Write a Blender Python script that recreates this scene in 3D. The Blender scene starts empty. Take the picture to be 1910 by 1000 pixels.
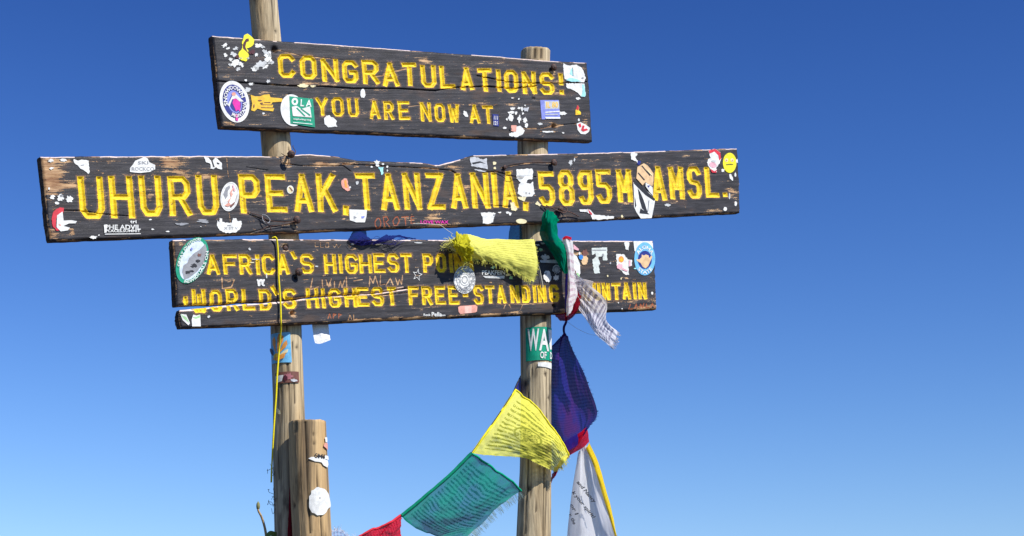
import bpy, bmesh, math, random
import numpy as np
from mathutils import Vector, Matrix, Euler
from mathutils.geometry import tessellate_polygon

S = bpy.context.scene
COL = S.collection
rad = math.radians

# ------------------------------------------------------------------ camera
F = 3600.0                       # focal length in pixels of the 1910 px wide photograph
PITCH, ROLL = rad(14.0), rad(-1.5)
CAM = Vector((0, 0, 0.8))
RM = Matrix.Rotation(math.pi / 2 + PITCH, 3, 'X') @ Matrix.Rotation(ROLL, 3, 'Z')
cam = bpy.data.cameras.new('camera')
cam.sensor_width = 36; cam.sensor_fit = 'HORIZONTAL'; cam.lens = F / 1910 * 36
cam.clip_start = 0.05; cam.clip_end = 60000
camo = bpy.data.objects.new('camera', cam); COL.objects.link(camo)
camo.location = CAM; camo.rotation_euler = RM.to_euler()
S.camera = camo

# ------------------------------------------------------------------ sky and sun
SUN_AZ, SUN_EL = rad(125), rad(46)      # azimuth clockwise from +Y
w = bpy.data.worlds.new('World'); S.world = w; w.use_nodes = True
nt = w.node_tree; nt.nodes.clear()
out = nt.nodes.new('ShaderNodeOutputWorld'); bg = nt.nodes.new('ShaderNodeBackground')
sky = nt.nodes.new('ShaderNodeTexSky'); sky.sky_type = 'NISHITA'; sky.sun_disc = False
sky.sun_elevation = SUN_EL; sky.sun_rotation = SUN_AZ
sky.altitude = 5800; sky.air_density = 2.5; sky.dust_density = 0.0; sky.ozone_density = 2.0
# the air near the horizon stays pale blue all round (the summit stands above the haze)
tcw = nt.nodes.new('ShaderNodeTexCoord'); sv = nt.nodes.new('ShaderNodeSeparateXYZ'); cv = nt.nodes.new('ShaderNodeCombineXYZ')
nt.links.new(tcw.outputs['Generated'], sv.inputs[0]); nt.links.new(sv.outputs[0], cv.inputs[0]); nt.links.new(sv.outputs[1], cv.inputs[1])
q1 = nt.nodes.new('ShaderNodeMath'); q1.operation = 'MULTIPLY_ADD'; nt.links.new(sv.outputs[2], q1.inputs[0]); nt.links.new(sv.outputs[2], q1.inputs[1]); q1.inputs[2].default_value = 0.08 ** 2
q2 = nt.nodes.new('ShaderNodeMath'); q2.operation = 'SQRT'; nt.links.new(q1.outputs[0], q2.inputs[0]); nt.links.new(q2.outputs[0], cv.inputs[2])
nt.links.new(cv.outputs[0], sky.inputs[0])
# the camera's contrast on the sky: one power per channel, the same in every direction
SKY_S = 0.10
sx = nt.nodes.new('ShaderNodeSeparateColor'); cx = nt.nodes.new('ShaderNodeCombineColor'); nt.links.new(sky.outputs[0], sx.inputs[0])
for i, (pw, gain) in enumerate(((2.50, 1.56), (2.19, 1.05), (1.96, 1.137))):
    m1 = nt.nodes.new('ShaderNodeMath'); m1.operation = 'MULTIPLY'; m1.inputs[1].default_value = 0.12
    m2 = nt.nodes.new('ShaderNodeMath'); m2.operation = 'POWER'; m2.inputs[1].default_value = pw
    m3 = nt.nodes.new('ShaderNodeMath'); m3.operation = 'MULTIPLY'; m3.inputs[1].default_value = gain / SKY_S
    m4 = nt.nodes.new('ShaderNodeMath'); m4.operation = 'MINIMUM'; m4.inputs[1].default_value = (0.34, 0.57, 0.80)[i] / SKY_S
    nt.links.new(sx.outputs[i], m1.inputs[0]); nt.links.new(m1.outputs[0], m2.inputs[0]); nt.links.new(m2.outputs[0], m3.inputs[0])
    nt.links.new(m3.outputs[0], m4.inputs[0]); nt.links.new(m4.outputs[0], cx.inputs[i])
nt.links.new(cx.outputs[0], bg.inputs[0]); bg.inputs[1].default_value = SKY_S
nt.links.new(bg.outputs[0], out.inputs[0])
sd = Vector((math.sin(SUN_AZ) * math.cos(SUN_EL), math.cos(SUN_AZ) * math.cos(SUN_EL), math.sin(SUN_EL)))
sl = bpy.data.lights.new('sun', 'SUN'); sl.energy = 5.0; sl.angle = rad(0.53); sl.color = (1.0, 0.95, 0.88)
slo = bpy.data.objects.new('sun', sl); COL.objects.link(slo)
slo.rotation_euler = sd.to_track_quat('Z', 'Y').to_euler(); slo.location = (4, -3, 6)
S.view_settings.view_transform = 'Standard'; S.view_settings.look = 'None'
S.view_settings.exposure = 0.45; S.view_settings.gamma = 1; S.view_settings.use_curve_mapping = False
S.cycles.max_bounces = 8; S.cycles.transparent_max_bounces = 24

# ------------------------------------------------------------------ where things stand
def ray(px, py):
    return (RM @ Vector(((px - 955) / F, (500 - py) / F, -1.0)))
YAW = rad(36.6)
D0 = Vector((math.cos(YAW), math.sin(YAW), 0)); N0 = Vector((math.sin(YAW), -math.cos(YAW), 0))
P0 = CAM + ray(725, 350) * 6.5
def P(px, py, off=0.0):
    """point on the vertical plane of the sign face, shifted off metres towards the viewer's side"""
    v = ray(px, py)
    return CAM + v * ((P0 + N0 * off - CAM).dot(N0) / v.dot(N0))

# ------------------------------------------------------------------ numpy noise
_r = np.random.RandomState(7); TAB = _r.rand(256, 256)
def vn(x, y, s=0):
    x = np.asarray(x, float) + s * 17.3; y = np.asarray(y, float) + s * 9.1
    xi = np.floor(x).astype(int); yi = np.floor(y).astype(int)
    fx = x - xi; fy = y - yi; fx = fx * fx * (3 - 2 * fx); fy = fy * fy * (3 - 2 * fy)
    a = TAB[xi & 255, yi & 255]; b = TAB[(xi + 1) & 255, yi & 255]
    c = TAB[xi & 255, (yi + 1) & 255]; d = TAB[(xi + 1) & 255, (yi + 1) & 255]
    return (a + (b - a) * fx) * (1 - fy) + (c + (d - c) * fx) * fy
def fbm(x, y, s=0, o=4):
    t = 0; a = 1; n = 0
    for k in range(o):
        t = t + a * vn(x * 2 ** k, y * 2 ** k, s + k * 3); n += a; a *= .5
    return t / n

# ------------------------------------------------------------------ material helpers
class NT:
    def __init__(s, name):
        s.m = bpy.data.materials.new(name); s.m.use_nodes = True; s.t = s.m.node_tree; s.t.nodes.clear()
        s.out = s.t.nodes.new('ShaderNodeOutputMaterial')
    def n(s, ty, **k):
        o = s.t.nodes.new(ty)
        for a, b in k.items(): setattr(o, a, b)
        return o
    def set(s, inp, v):
        if hasattr(v, 'links') or isinstance(v, bpy.types.NodeSocket): s.t.links.new(v, inp)
        else: inp.default_value = v
    def math(s, op, a, b=0.5, c=None):
        o = s.n('ShaderNodeMath', operation=op); s.set(o.inputs[0], a); s.set(o.inputs[1], b)
        if c is not None: s.set(o.inputs[2], c)
        return o.outputs[0]
    def noise(s, vec, scale, detail=4, rough=.55, sc=(1, 1, 1), dist=0):
        mp = s.n('ShaderNodeMapping'); mp.inputs['Scale'].default_value = sc; s.set(mp.inputs[0], vec)
        o = s.n('ShaderNodeTexNoise'); s.set(o.inputs['Vector'], mp.outputs[0])
        o.inputs['Scale'].default_value = scale; o.inputs['Detail'].default_value = detail
        o.inputs['Roughness'].default_value = rough; o.inputs['Distortion'].default_value = dist
        return o.outputs['Fac']
    def ramp(s, f, a, b, lo=0., hi=1.):
        o = s.n('ShaderNodeMapRange'); o.interpolation_type = 'SMOOTHSTEP'; s.set(o.inputs[0], f)
        o.inputs[1].default_value = a; o.inputs[2].default_value = b
        o.inputs[3].default_value = lo; o.inputs[4].default_value = hi
        return o.outputs[0]
    def mix(s, f, a, b):
        o = s.n('ShaderNodeMix', data_type='RGBA'); s.set(o.inputs[0], f)
        for i, v in ((6, a), (7, b)):
            if isinstance(v, tuple): v = (*v[:3], 1)
            s.set(o.inputs[i], v)
        return o.outputs[2]
    def attr(s, name):
        o = s.n('ShaderNodeAttribute'); o.attribute_name = name; return o.outputs['Fac']
    def bsdf(s, col, rough=.7, spec=.3, normal=None):
        o = s.n('ShaderNodeBsdfPrincipled')
        if isinstance(col, tuple): col = (*col[:3], 1)
        s.set(o.inputs['Base Color'], col); s.set(o.inputs['Roughness'], rough)
        s.set(o.inputs['Specular IOR Level'], spec)
        if normal is not None: s.set(o.inputs['Normal'], normal)
        return o.outputs[0]
    def bump(s, h, dist=.001, strength=1.):
        o = s.n('ShaderNodeBump'); s.set(o.inputs['Height'], h); o.inputs['Distance'].default_value = dist
        o.inputs['Strength'].default_value = strength
        return o.outputs[0]
    def done(s, sh):
        s.t.links.new(sh, s.out.inputs[0]); return s.m
    def obj(s): return s.n('ShaderNodeTexCoord').outputs['Object']

_flat = {}
def flat(name, col, rough=.45):
    if name in _flat: return _flat[name]
    k = NT(name); o = k.obj()
    n1 = k.noise(o, 60, 3); n2 = k.noise(o, 700, 2)
    d = k.ramp(n2, .3, .75, .82, 1.04)
    d = k.math('MULTIPLY', d, k.ramp(n1, .32, .62, .78, 1.0))
    c = k.mix(d, (0.02, .02, .02), col)
    r = k.n('ShaderNodeVectorMath', operation='SCALE'); r.inputs[0].default_value = col[:3]; k.set(r.inputs[3], d)
    _flat[name] = k.done(k.bsdf(r.outputs[0], rough, .35, k.bump(n2, .0004, .3)))
    return _flat[name]
WHITE = flat('white_vinyl', (.76, .77, .74)); BLACK = flat('black_ink', (.02, .02, .025))
CREAM = flat('cream_paper', (.78, .70, .42)); GREY = flat('grey_print', (.28, .29, .31))
LGREY = flat('light_grey_print', (.5, .52, .55)); GREEN = flat('green_print', (.0, .30, .17))
NAVY = flat('navy_print', (.02, .03, .22)); BLUE = flat('blue_print', (.03, .22, .62)); SKYB = flat('pale_blue_print', (.16, .48, .78))
LILAC = flat('lilac_print', (.22, .26, .66)); MAG = flat('magenta_print', (.75, .02, .36)); RED = flat('red_print', (.62, .03, .05))
PINK = flat('pink_print', (.78, .42, .48)); CYAN = flat('cyan_stain', (.35, .74, .78)); YELLOW = flat('yellow_print', (.85, .78, .02))
GOLD = flat('gold_print', (.82, .50, .03)); ORANGE = flat('orange_print', (.80, .33, .06)); TAN = flat('tan_print', (.74, .50, .27))
MAROON = flat('maroon_print', (.07, .008, .015)); SALMON = flat('salmon_print', (.75, .35, .27)); BROWN = flat('brown_print', (.18, .07, .05))
LGREEN = flat('pale_green_print', (.35, .62, .3)); RESID = flat('glue_residue', (.55, .57, .57), .7)

def board_material():
    k = NT('weathered_black_board'); o = k.obj()
    sdf = k.attr('ysdf'); wear_lit = k.attr('wear_lit'); red = k.attr('redwear_lit')
    fine = k.noise(o, 1, 4, .6, (180, 420, 200)); mid = k.noise(o, 1, 4, .6, (14, 60, 20)); big = k.noise(o, 1, 3, .5, (3, 9, 3))
    streak = k.noise(o, 1, 5, .65, (9, 230, 30)); speck = k.noise(o, 260, 2, .5)
    # black paint
    blk = k.mix(k.ramp(mid, .3, .75), (.010, .0095, .012), (.031, .030, .037))
    blk = k.mix(k.ramp(k.noise(o, 1, 3, .6, (5, 16, 6)), .54, .70, 0, .7), blk, (.060, .034, .022))
    blk = k.mix(k.ramp(streak, .52, .75, 0, .6), blk, (.060, .058, .066))
    blk = k.mix(k.math('MULTIPLY', k.ramp(big, .55, .75), k.ramp(fine, .45, .7, 0, .5)), blk, (.10, .105, .12))
    # bare wood
    wood = k.mix(k.ramp(mid, .35, .7), (.20, .09, .035), (.50, .31, .15))
    wood = k.mix(k.ramp(streak, .5, .75, 0, .7), wood, (.62, .46, .27))
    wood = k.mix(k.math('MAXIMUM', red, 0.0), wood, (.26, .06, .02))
    wood = k.mix(k.math('MAXIMUM', k.math('MULTIPLY', red, -1.0), 0.0), wood, k.mix(fine, (.50, .38, .34), (.80, .70, .64)))  # negative red: pale wood that paints in the lit look of top edges
    f = k.math('MULTIPLY', k.math('SUBTRACT', streak, .5), 1.1)
    f = k.math('ADD', f, k.math('MULTIPLY', k.math('SUBTRACT', mid, .5), 1.3))
    f = k.math('ADD', f, k.math('MULTIPLY', k.math('SUBTRACT', fine, .5), .8))
    f = k.math('ADD', f, wear_lit)
    spots = k.noise(o, 1, 4, .65, (26, 60, 30)); clus = k.noise(o, 1, 2, .5, (5, 7, 5))
    f = k.math('ADD', f, k.math('MULTIPLY', k.ramp(spots, .60, .72), k.ramp(clus, .42, .60, .15, .62)))
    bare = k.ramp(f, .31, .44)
    # pale dirt rim around carved letters
    col = k.mix(bare, blk, wood)
    brown = k.mix(k.ramp(speck, .4, .6), (.10, .045, .02), (.30, .16, .07))
    halo = k.math('MULTIPLY', k.ramp(sdf, .007, .0008), k.ramp(k.math('ADD', mid, k.math('MULTIPLY', fine, .6)), .70, .90))
    col = k.mix(halo, col, brown)
    # yellow paint in the carving
    yd = k.math('ADD', sdf, k.math('MULTIPLY', k.math('SUBTRACT', k.noise(o, 200, 3, .6), .5), .0026))
    yel = k.ramp(yd, .0006, -.0008)
    chip = k.ramp(k.math('ADD', k.math('MULTIPLY', fine, .6), k.math('MULTIPLY', k.noise(o, 90, 4, .7), .6)), .66, .74)
    yc = k.mix(k.ramp(mid, .3, .7), (.62, .40, .004), (.90, .64, .010))
    yc = k.mix(k.ramp(speck, .62, .75, 0, .5), yc, (.40, .24, .01))
    yel = k.math('MULTIPLY', yel, k.math('SUBTRACT', 1.0, chip))
    col = k.mix(yel, col, yc)
    rough = k.ramp(fine, .2, .8, .45, .8)
    h = k.math('ADD', k.math('MULTIPLY', streak, .8), k.math('ADD', k.math('MULTIPLY', fine, .5), k.math('MULTIPLY', bare, -.5)))
    return k.done(k.bsdf(col, rough, .35, k.bump(h, .0012, .7)))
BOARD = board_material()

def endgrain():
    k = NT('dark_end_grain'); o = k.obj()
    n = k.noise(o, 1, 4, .6, (40, 160, 60)); n2 = k.noise(o, 30, 3)
    c = k.mix(k.ramp(n, .35, .7), (.018, .014, .012), (.10, .055, .035))
    c = k.mix(k.ramp(n2, .6, .7), c, (.24, .15, .08))
    return k.done(k.bsdf(c, .85, .2, k.bump(n, .002)))
EDGE = endgrain()
def edge_pale():  # worn top rim, its sunlit paleness put into the wood colour
    k = NT('worn_lit_board_top_edge'); o = k.obj()
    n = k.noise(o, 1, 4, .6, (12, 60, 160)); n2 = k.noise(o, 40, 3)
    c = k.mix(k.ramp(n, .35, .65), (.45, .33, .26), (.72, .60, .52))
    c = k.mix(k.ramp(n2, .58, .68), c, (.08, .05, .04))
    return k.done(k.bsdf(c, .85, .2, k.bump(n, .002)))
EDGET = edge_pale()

def post_material(name, pale, dark, warm):
    k = NT(name); o = k.obj()
    g = k.noise(o, 1, 5, .65, (60, 60, 2.2)); g2 = k.noise(o, 1, 4, .6, (220, 220, 7)); b = k.noise(o, 1, 3, .5, (9, 9, 1.6))
    fine = k.noise(o, 1, 3, .6, (500, 500, 60)); crack = k.attr('crack')
    c = k.mix(k.ramp(g, .3, .7), dark, pale)
    c = k.mix(k.ramp(b, .45, .7, 0, .75), c, warm)
    c = k.mix(k.ramp(g2, .56, .72, 0, .55), c, (.12, .085, .05))
    c = k.mix(k.ramp(fine, .6, .75, 0, .35), c, (.16, .12, .08))
    ds = k.noise(o, 1, 4, .65, (38, 38, .7)); c = k.mix(k.ramp(ds, .55, .66, 0, .75), c, (.10, .075, .05))
    bl = k.noise(o, 1, 4, .6, (14, 14, 5)); c = k.mix(k.ramp(bl, .54, .68, 0, .7), c, tuple(x * .35 for x in dark))
    sp = k.noise(o, 1, 3, .5, (70, 70, 26))
    c = k.mix(k.ramp(sp, .74, .79, 0, .6), c, (.07, .045, .03))
    c = k.mix(crack, c, (.03, .02, .013))
    h = k.math('ADD', g, k.math('MULTIPLY', g2, .6))
    return k.done(k.bsdf(c, .8, .2, k.bump(h, .003, .8)))
POST_A = post_material('grey_weathered_pole', (.58, .48, .31), (.21, .17, .11), (.44, .30, .14))
POST_B = post_material('tan_cut_post', (.55, .39, .20), (.30, .20, .10), (.50, .31, .13))

def rust():
    k = NT('rusty_iron'); o = k.obj(); n = k.noise(o, 150, 4, .7)
    c = k.mix(k.ramp(n, .35, .65), (.018, .012, .012), (.11, .048, .032))
    return k.done(k.bsdf(c, .65, .4, k.bump(n, .002)))
RUST = rust()

def cloth_mat(name, col, ink, alpha=.15, lines=26, along='x', dens=.5, trans=.45, margin=.09, col2=None, inkamt=.8, motif=None):
    k = NT(name); uv = k.n('ShaderNodeTexCoord').outputs['UV']
    sp = k.n('ShaderNodeSeparateXYZ'); k.t.links.new(uv, sp.inputs[0]); x, y = sp.outputs[0], sp.outputs[1]
    if along == 'y': x, y = y, x
    cbw = k.n('ShaderNodeCombineXYZ'); k.set(cbw.inputs[0], x); k.set(cbw.inputs[1], y)
    x0, y0 = x, y
    x = k.math('ADD', x, k.math('MULTIPLY', k.math('SUBTRACT', k.noise(cbw.outputs[0], 5, 3), .5), .035))
    row = k.math('MULTIPLY', x, lines); fr = k.math('FRACT', row)
    inrow = k.math('MULTIPLY', k.ramp(fr, .22, .34), k.ramp(fr, .80, .68))
    cb = k.n('ShaderNodeCombineXYZ'); k.set(cb.inputs[0], k.math('MULTIPLY', k.math('FLOOR', row), 7.31)); k.set(cb.inputs[1], k.math('MULTIPLY', y, 34.0)); k.set(cb.inputs[2], k.math('MULTIPLY', fr, 1.6))
    g = k.noise(cb.outputs[0], 1.5, 2)
    tx = k.ramp(g, .5 - .12 * dens * 2 + .02, .5 - .12 * dens * 2 + .1)
    def band(v): return k.math('MULTIPLY', k.ramp(v, margin, margin + .015), k.ramp(v, 1 - margin, 1 - margin - .015))
    pr = k.math('MULTIPLY', k.math('MULTIPLY', inrow, tx), k.math('MULTIPLY', band(x), band(y)))
    if motif:   # woodblock picture in the middle, its own small marks in place of the rows
        dx, dy = k.math('SUBTRACT', x0, motif[0]), k.math('SUBTRACT', y0, motif[1])
        rr = k.math('SQRT', k.math('ADD', k.math('MULTIPLY', dx, dx), k.math('MULTIPLY', dy, dy)))
        inm = k.ramp(rr, .15, .14)
        mk = k.ramp(k.noise(cbw.outputs[0], 38, 3), .50, .56)
        rg = k.math('MULTIPLY', k.ramp(rr, .120, .125), k.ramp(rr, .145, .140))
        pr = k.math('ADD', k.math('MULTIPLY', pr, k.math('SUBTRACT', 1.0, inm)), k.math('MULTIPLY', inm, k.math('MAXIMUM', mk, rg)))
    x, y = x0, y0
    cb2 = k.n('ShaderNodeCombineXYZ'); k.set(cb2.inputs[0], x); k.set(cb2.inputs[1], y)
    big = k.noise(cb2.outputs[0], 3.2, 3)
    pr = k.math('MULTIPLY', pr, k.ramp(big, .25, .5, .35, 1.0))
    pr = k.math('MULTIPLY', pr, inkamt)
    weave = k.noise(cb2.outputs[0], 1, 2, .5, (900, 60, 1)) ; weave2 = k.noise(cb2.outputs[0], 1, 2, .5, (60, 900, 1))
    base = k.mix(k.ramp(k.math('MULTIPLY', k.math('ADD', weave, weave2), .5), .35, .65, 0, .35), col, tuple(c * .6 for c in col))
    if col2: base = k.mix(k.ramp(big, .4, .62), base, col2)
    st = k.noise(cb2.outputs[0], 4.5, 5, .65); base = k.mix(k.ramp(st, .50, .70, 0, .45), base, tuple(c * .62 for c in col))
    c = k.mix(pr, base, ink)
    d = k.n('ShaderNodeBsdfDiffuse'); k.set(d.inputs[0], c); tr = k.n('ShaderNodeBsdfTranslucent'); k.set(tr.inputs[0], c)
    bmp = k.bump(k.math('ADD', weave, weave2), .0006, .5); k.set(d.inputs['Normal'], bmp)
    m1 = k.n('ShaderNodeMixShader'); m1.inputs[0].default_value = trans; k.t.links.new(d.outputs[0], m1.inputs[1]); k.t.links.new(tr.outputs[0], m1.inputs[2])
    tp = k.n('ShaderNodeBsdfTransparent'); m2 = k.n('ShaderNodeMixShader')
    a = k.math('MULTIPLY', k.math('SUBTRACT', 1.0, pr), k.ramp(weave, .3, .7, alpha * .6, alpha * 1.4))
    # denser hem
    hem = k.math('MULTIPLY', k.ramp(x, .0, .04), k.ramp(y, .0, .05)) 
    k.set(m2.inputs[0], k.math('MULTIPLY', a, hem)); k.t.links.new(m1.outputs[0], m2.inputs[1]); k.t.links.new(tp.outputs[0], m2.inputs[2])
    return k.done(m2.outputs[0])

# ------------------------------------------------------------------ object helpers
def empty(name, loc):
    o = bpy.data.objects.new(name, None); COL.objects.link(o); o.location = loc; o.empty_display_size = .1
    return o
def tag(o, label=None, cat=None, group=None, kind=None):
    for a, b in (('label', label), ('category', cat), ('group', group), ('kind', kind)):
        if b: o[a] = b
    return o
def adopt(o, parent):
    """parent and keep the place (parents here are never scaled)"""
    o.parent = parent
    o.matrix_parent_inverse = world_of(parent).inverted()
_W = {}
def world_of(o):
    m = Matrix.LocRotScale(o.location, o.rotation_euler, o.scale)
    if o.parent: return world_of(o.parent) @ o.matrix_parent_inverse @ m
    return m
def mesh_obj(name, me, mats, parent=None, smooth=False):
    for m in (mats if isinstance(mats, (list, tuple)) else [mats]): me.materials.append(m)
    if smooth: me.polygons.foreach_set('use_smooth', np.ones(len(me.polygons), bool))
    o = bpy.data.objects.new(name, me); COL.objects.link(o)
    if parent is not None: o.parent = parent
    return o
def quick_mesh(name, verts, quads, smooth=True, mat_idx=None):
    me = bpy.data.meshes.new(name); verts = np.asarray(verts, np.float32); quads = np.asarray(quads, np.int32)
    me.vertices.add(len(verts)); me.vertices.foreach_set('co', verts.ravel())
    k = quads.shape[1]
    me.loops.add(quads.size); me.loops.foreach_set('vertex_index', quads.ravel())
    me.polygons.add(len(quads)); me.polygons.foreach_set('loop_start', np.arange(0, quads.size, k, dtype=np.int32))
    me.polygons.foreach_set('loop_total', np.full(len(quads), k, np.int32))
    if smooth: me.polygons.foreach_set('use_smooth', np.ones(len(quads), bool))
    if mat_idx is not None: me.polygons.foreach_set('material_index', np.asarray(mat_idx, np.int32))
    me.update(calc_edges=True)
    return me
def fattr(me, name, a):
    at = me.attributes.new(name, 'FLOAT', 'POINT'); at.data.foreach_set('value', np.asarray(a, np.float32).ravel())

def catmull(pts, n):
    p = np.asarray(pts, float); p = np.concatenate([2 * p[:1] - p[1:2], p, 2 * p[-1:] - p[-2:-1]])
    m = len(pts); t = np.linspace(0, m - 1, n); i = np.minimum(t.astype(int), m - 2); f = (t - i).reshape((-1,) + (1,) * (p.ndim - 1))
    a, b, c, d = p[i], p[i + 1], p[i + 2], p[i + 3]
    return .5 * (2 * b + (c - a) * f + (2 * a - 5 * b + 4 * c - d) * f ** 2 + (3 * b - a - 3 * c + d) * f ** 3)
def tube_arrays(path, r, k=6, base=0):
    path = np.asarray(path, float); n = len(path); r = np.broadcast_to(np.asarray(r, float), (n,))
    T = np.gradient(path, axis=0); T /= np.linalg.norm(T, axis=1)[:, None] + 1e-12
    ref = np.array([.3, .2, .93]); X = np.cross(T, ref); X /= np.linalg.norm(X, axis=1)[:, None] + 1e-9; Y = np.cross(T, X)
    a = np.arange(k) / k * 2 * math.pi
    V = path[:, None] + r[:, None, None] * (X[:, None] * np.cos(a)[None, :, None] + Y[:, None] * np.sin(a)[None, :, None])
    q = []
    for i in range(n - 1):
        for j in range(k):
            q.append((base + i * k + j, base + i * k + (j + 1) % k, base + (i + 1) * k + (j + 1) % k, base + (i + 1) * k + j))
    return V.reshape(-1, 3), q
def tubes(name, paths, mat, parent=None, k=5, smooth=True):
    V = []; Q = []; b = 0
    for path, r in paths:
        v, q = tube_arrays(path, r, k, b); V.append(v); Q += q; b += len(v)
    return mesh_obj(name, quick_mesh(name, np.concatenate(V), Q, smooth), mat, parent)
# ------------------------------------------------------------------ carved lettering
W_, Hh = 1., 1.
GL = {  # polylines in a 0..1 box; chamfered corners as routed into the wood
 'C': [[(1,.86),(.8,1),(.2,1),(0,.84),(0,.16),(.2,0),(.8,0),(1,.14)]],
 'O': [[(.25,1),(.75,1),(1,.84),(1,.16),(.75,0),(.25,0),(0,.16),(0,.84),(.25,1)]],
 'N': [[(0,0),(0,1)],[(0,1),(1,0)],[(1,0),(1,1)]],
 'G': [[(1,.84),(.78,1),(.22,1),(0,.84),(0,.16),(.22,0),(.78,0),(1,.16),(1,.45),(.6,.45)]],
 'R': [[(0,0),(0,1)],[(0,1),(.75,1),(1,.86),(1,.62),(.75,.47),(0,.47)],[(.5,.47),(1,0)]],
 'A': [[(0,0),(.5,1)],[(.5,1),(1,0)],[(.16,.26),(.84,.26)]],
 'T': [[(0,1),(1,1)],[(.5,1),(.5,0)]],
 'U': [[(0,1),(0,.18),(.22,0),(.78,0),(1,.18),(1,1)]],
 'L': [[(0,1),(0,0)],[(0,0),(1,0)]],
 'I': [[(.5,1),(.5,0)]],
 'S': [[(1,.86),(.8,1),(.2,1),(0,.86),(0,.64),(.2,.52),(.8,.48),(1,.36),(1,.14),(.8,0),(.2,0),(0,.14)]],
 'Y': [[(0,1),(.5,.48)],[(1,1),(.5,.48)],[(.5,.48),(.5,0)]],
 'E': [[(1,1),(0,1)],[(0,1),(0,0)],[(0,0),(1,0)],[(0,.5),(.8,.5)]],
 'W': [[(0,1),(.22,0)],[(.22,0),(.5,.75)],[(.5,.75),(.78,0)],[(.78,0),(1,1)]],
 'w': [[(0,1),(0,.12),(.12,0)],[(.5,.75),(.5,0)],[(1,1),(1,.12),(.88,0)],[(.12,0),(.5,.4),(.88,0)]],
 'H': [[(0,0),(0,1)],[(1,0),(1,1)],[(0,.5),(1,.5)]],
 'P': [[(0,0),(0,1)],[(0,1),(.75,1),(1,.86),(1,.6),(.75,.45),(0,.45)]],
 'K': [[(0,0),(0,1)],[(1,1),(.06,.42)],[(.35,.62),(1,0)]],
 'Z': [[(0,1),(1,1)],[(1,1),(0,0)],[(0,0),(1,0)]],
 'M': [[(0,0),(0,1)],[(0,1),(.5,.35)],[(.5,.35),(1,1)],[(1,1),(1,0)]],
 'D': [[(0,0),(0,1)],[(0,1),(.7,1),(1,.82),(1,.18),(.7,0),(0,0)]],
 'F': [[(1,1),(0,1)],[(0,1),(0,0)],[(0,.52),(.8,.52)]],
 '5': [[(1,1),(0,1)],[(0,1),(0,.56),(.7,.56),(1,.42),(1,.16),(.75,0),(.2,0),(0,.14)]],
 '8': [[(.25,1),(.75,1),(.97,.86),(.97,.66),(.75,.53),(.25,.53),(.03,.66),(.03,.86),(.25,1)],[(.25,.53),(.75,.53),(1,.4),(1,.14),(.75,0),(.25,0),(0,.14),(0,.4),(.25,.53)]],
 '9': [[(1,.62),(.8,.5),(.25,.5),(0,.64),(0,.86),(.25,1),(1,1)],[(1,1),(1,.16),(.75,0),(.2,0),(.05,.12)]],
 ',': [[(.8,1),(.2,0)]], "'": [[(0,1),(1,0)]], '-': [[(0,.5),(1,.5)]], '.': [[(.4,.5),(.6,.5)]],
 '!': [[(.5,1),(.5,.55)],[(.5,.02),(.5,.03)]], 'd': [[(.5,1),(0,.35)],[(0,.35),(.5,0)],[(.5,0),(.8,.35),(.5,1)]],
}
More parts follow.
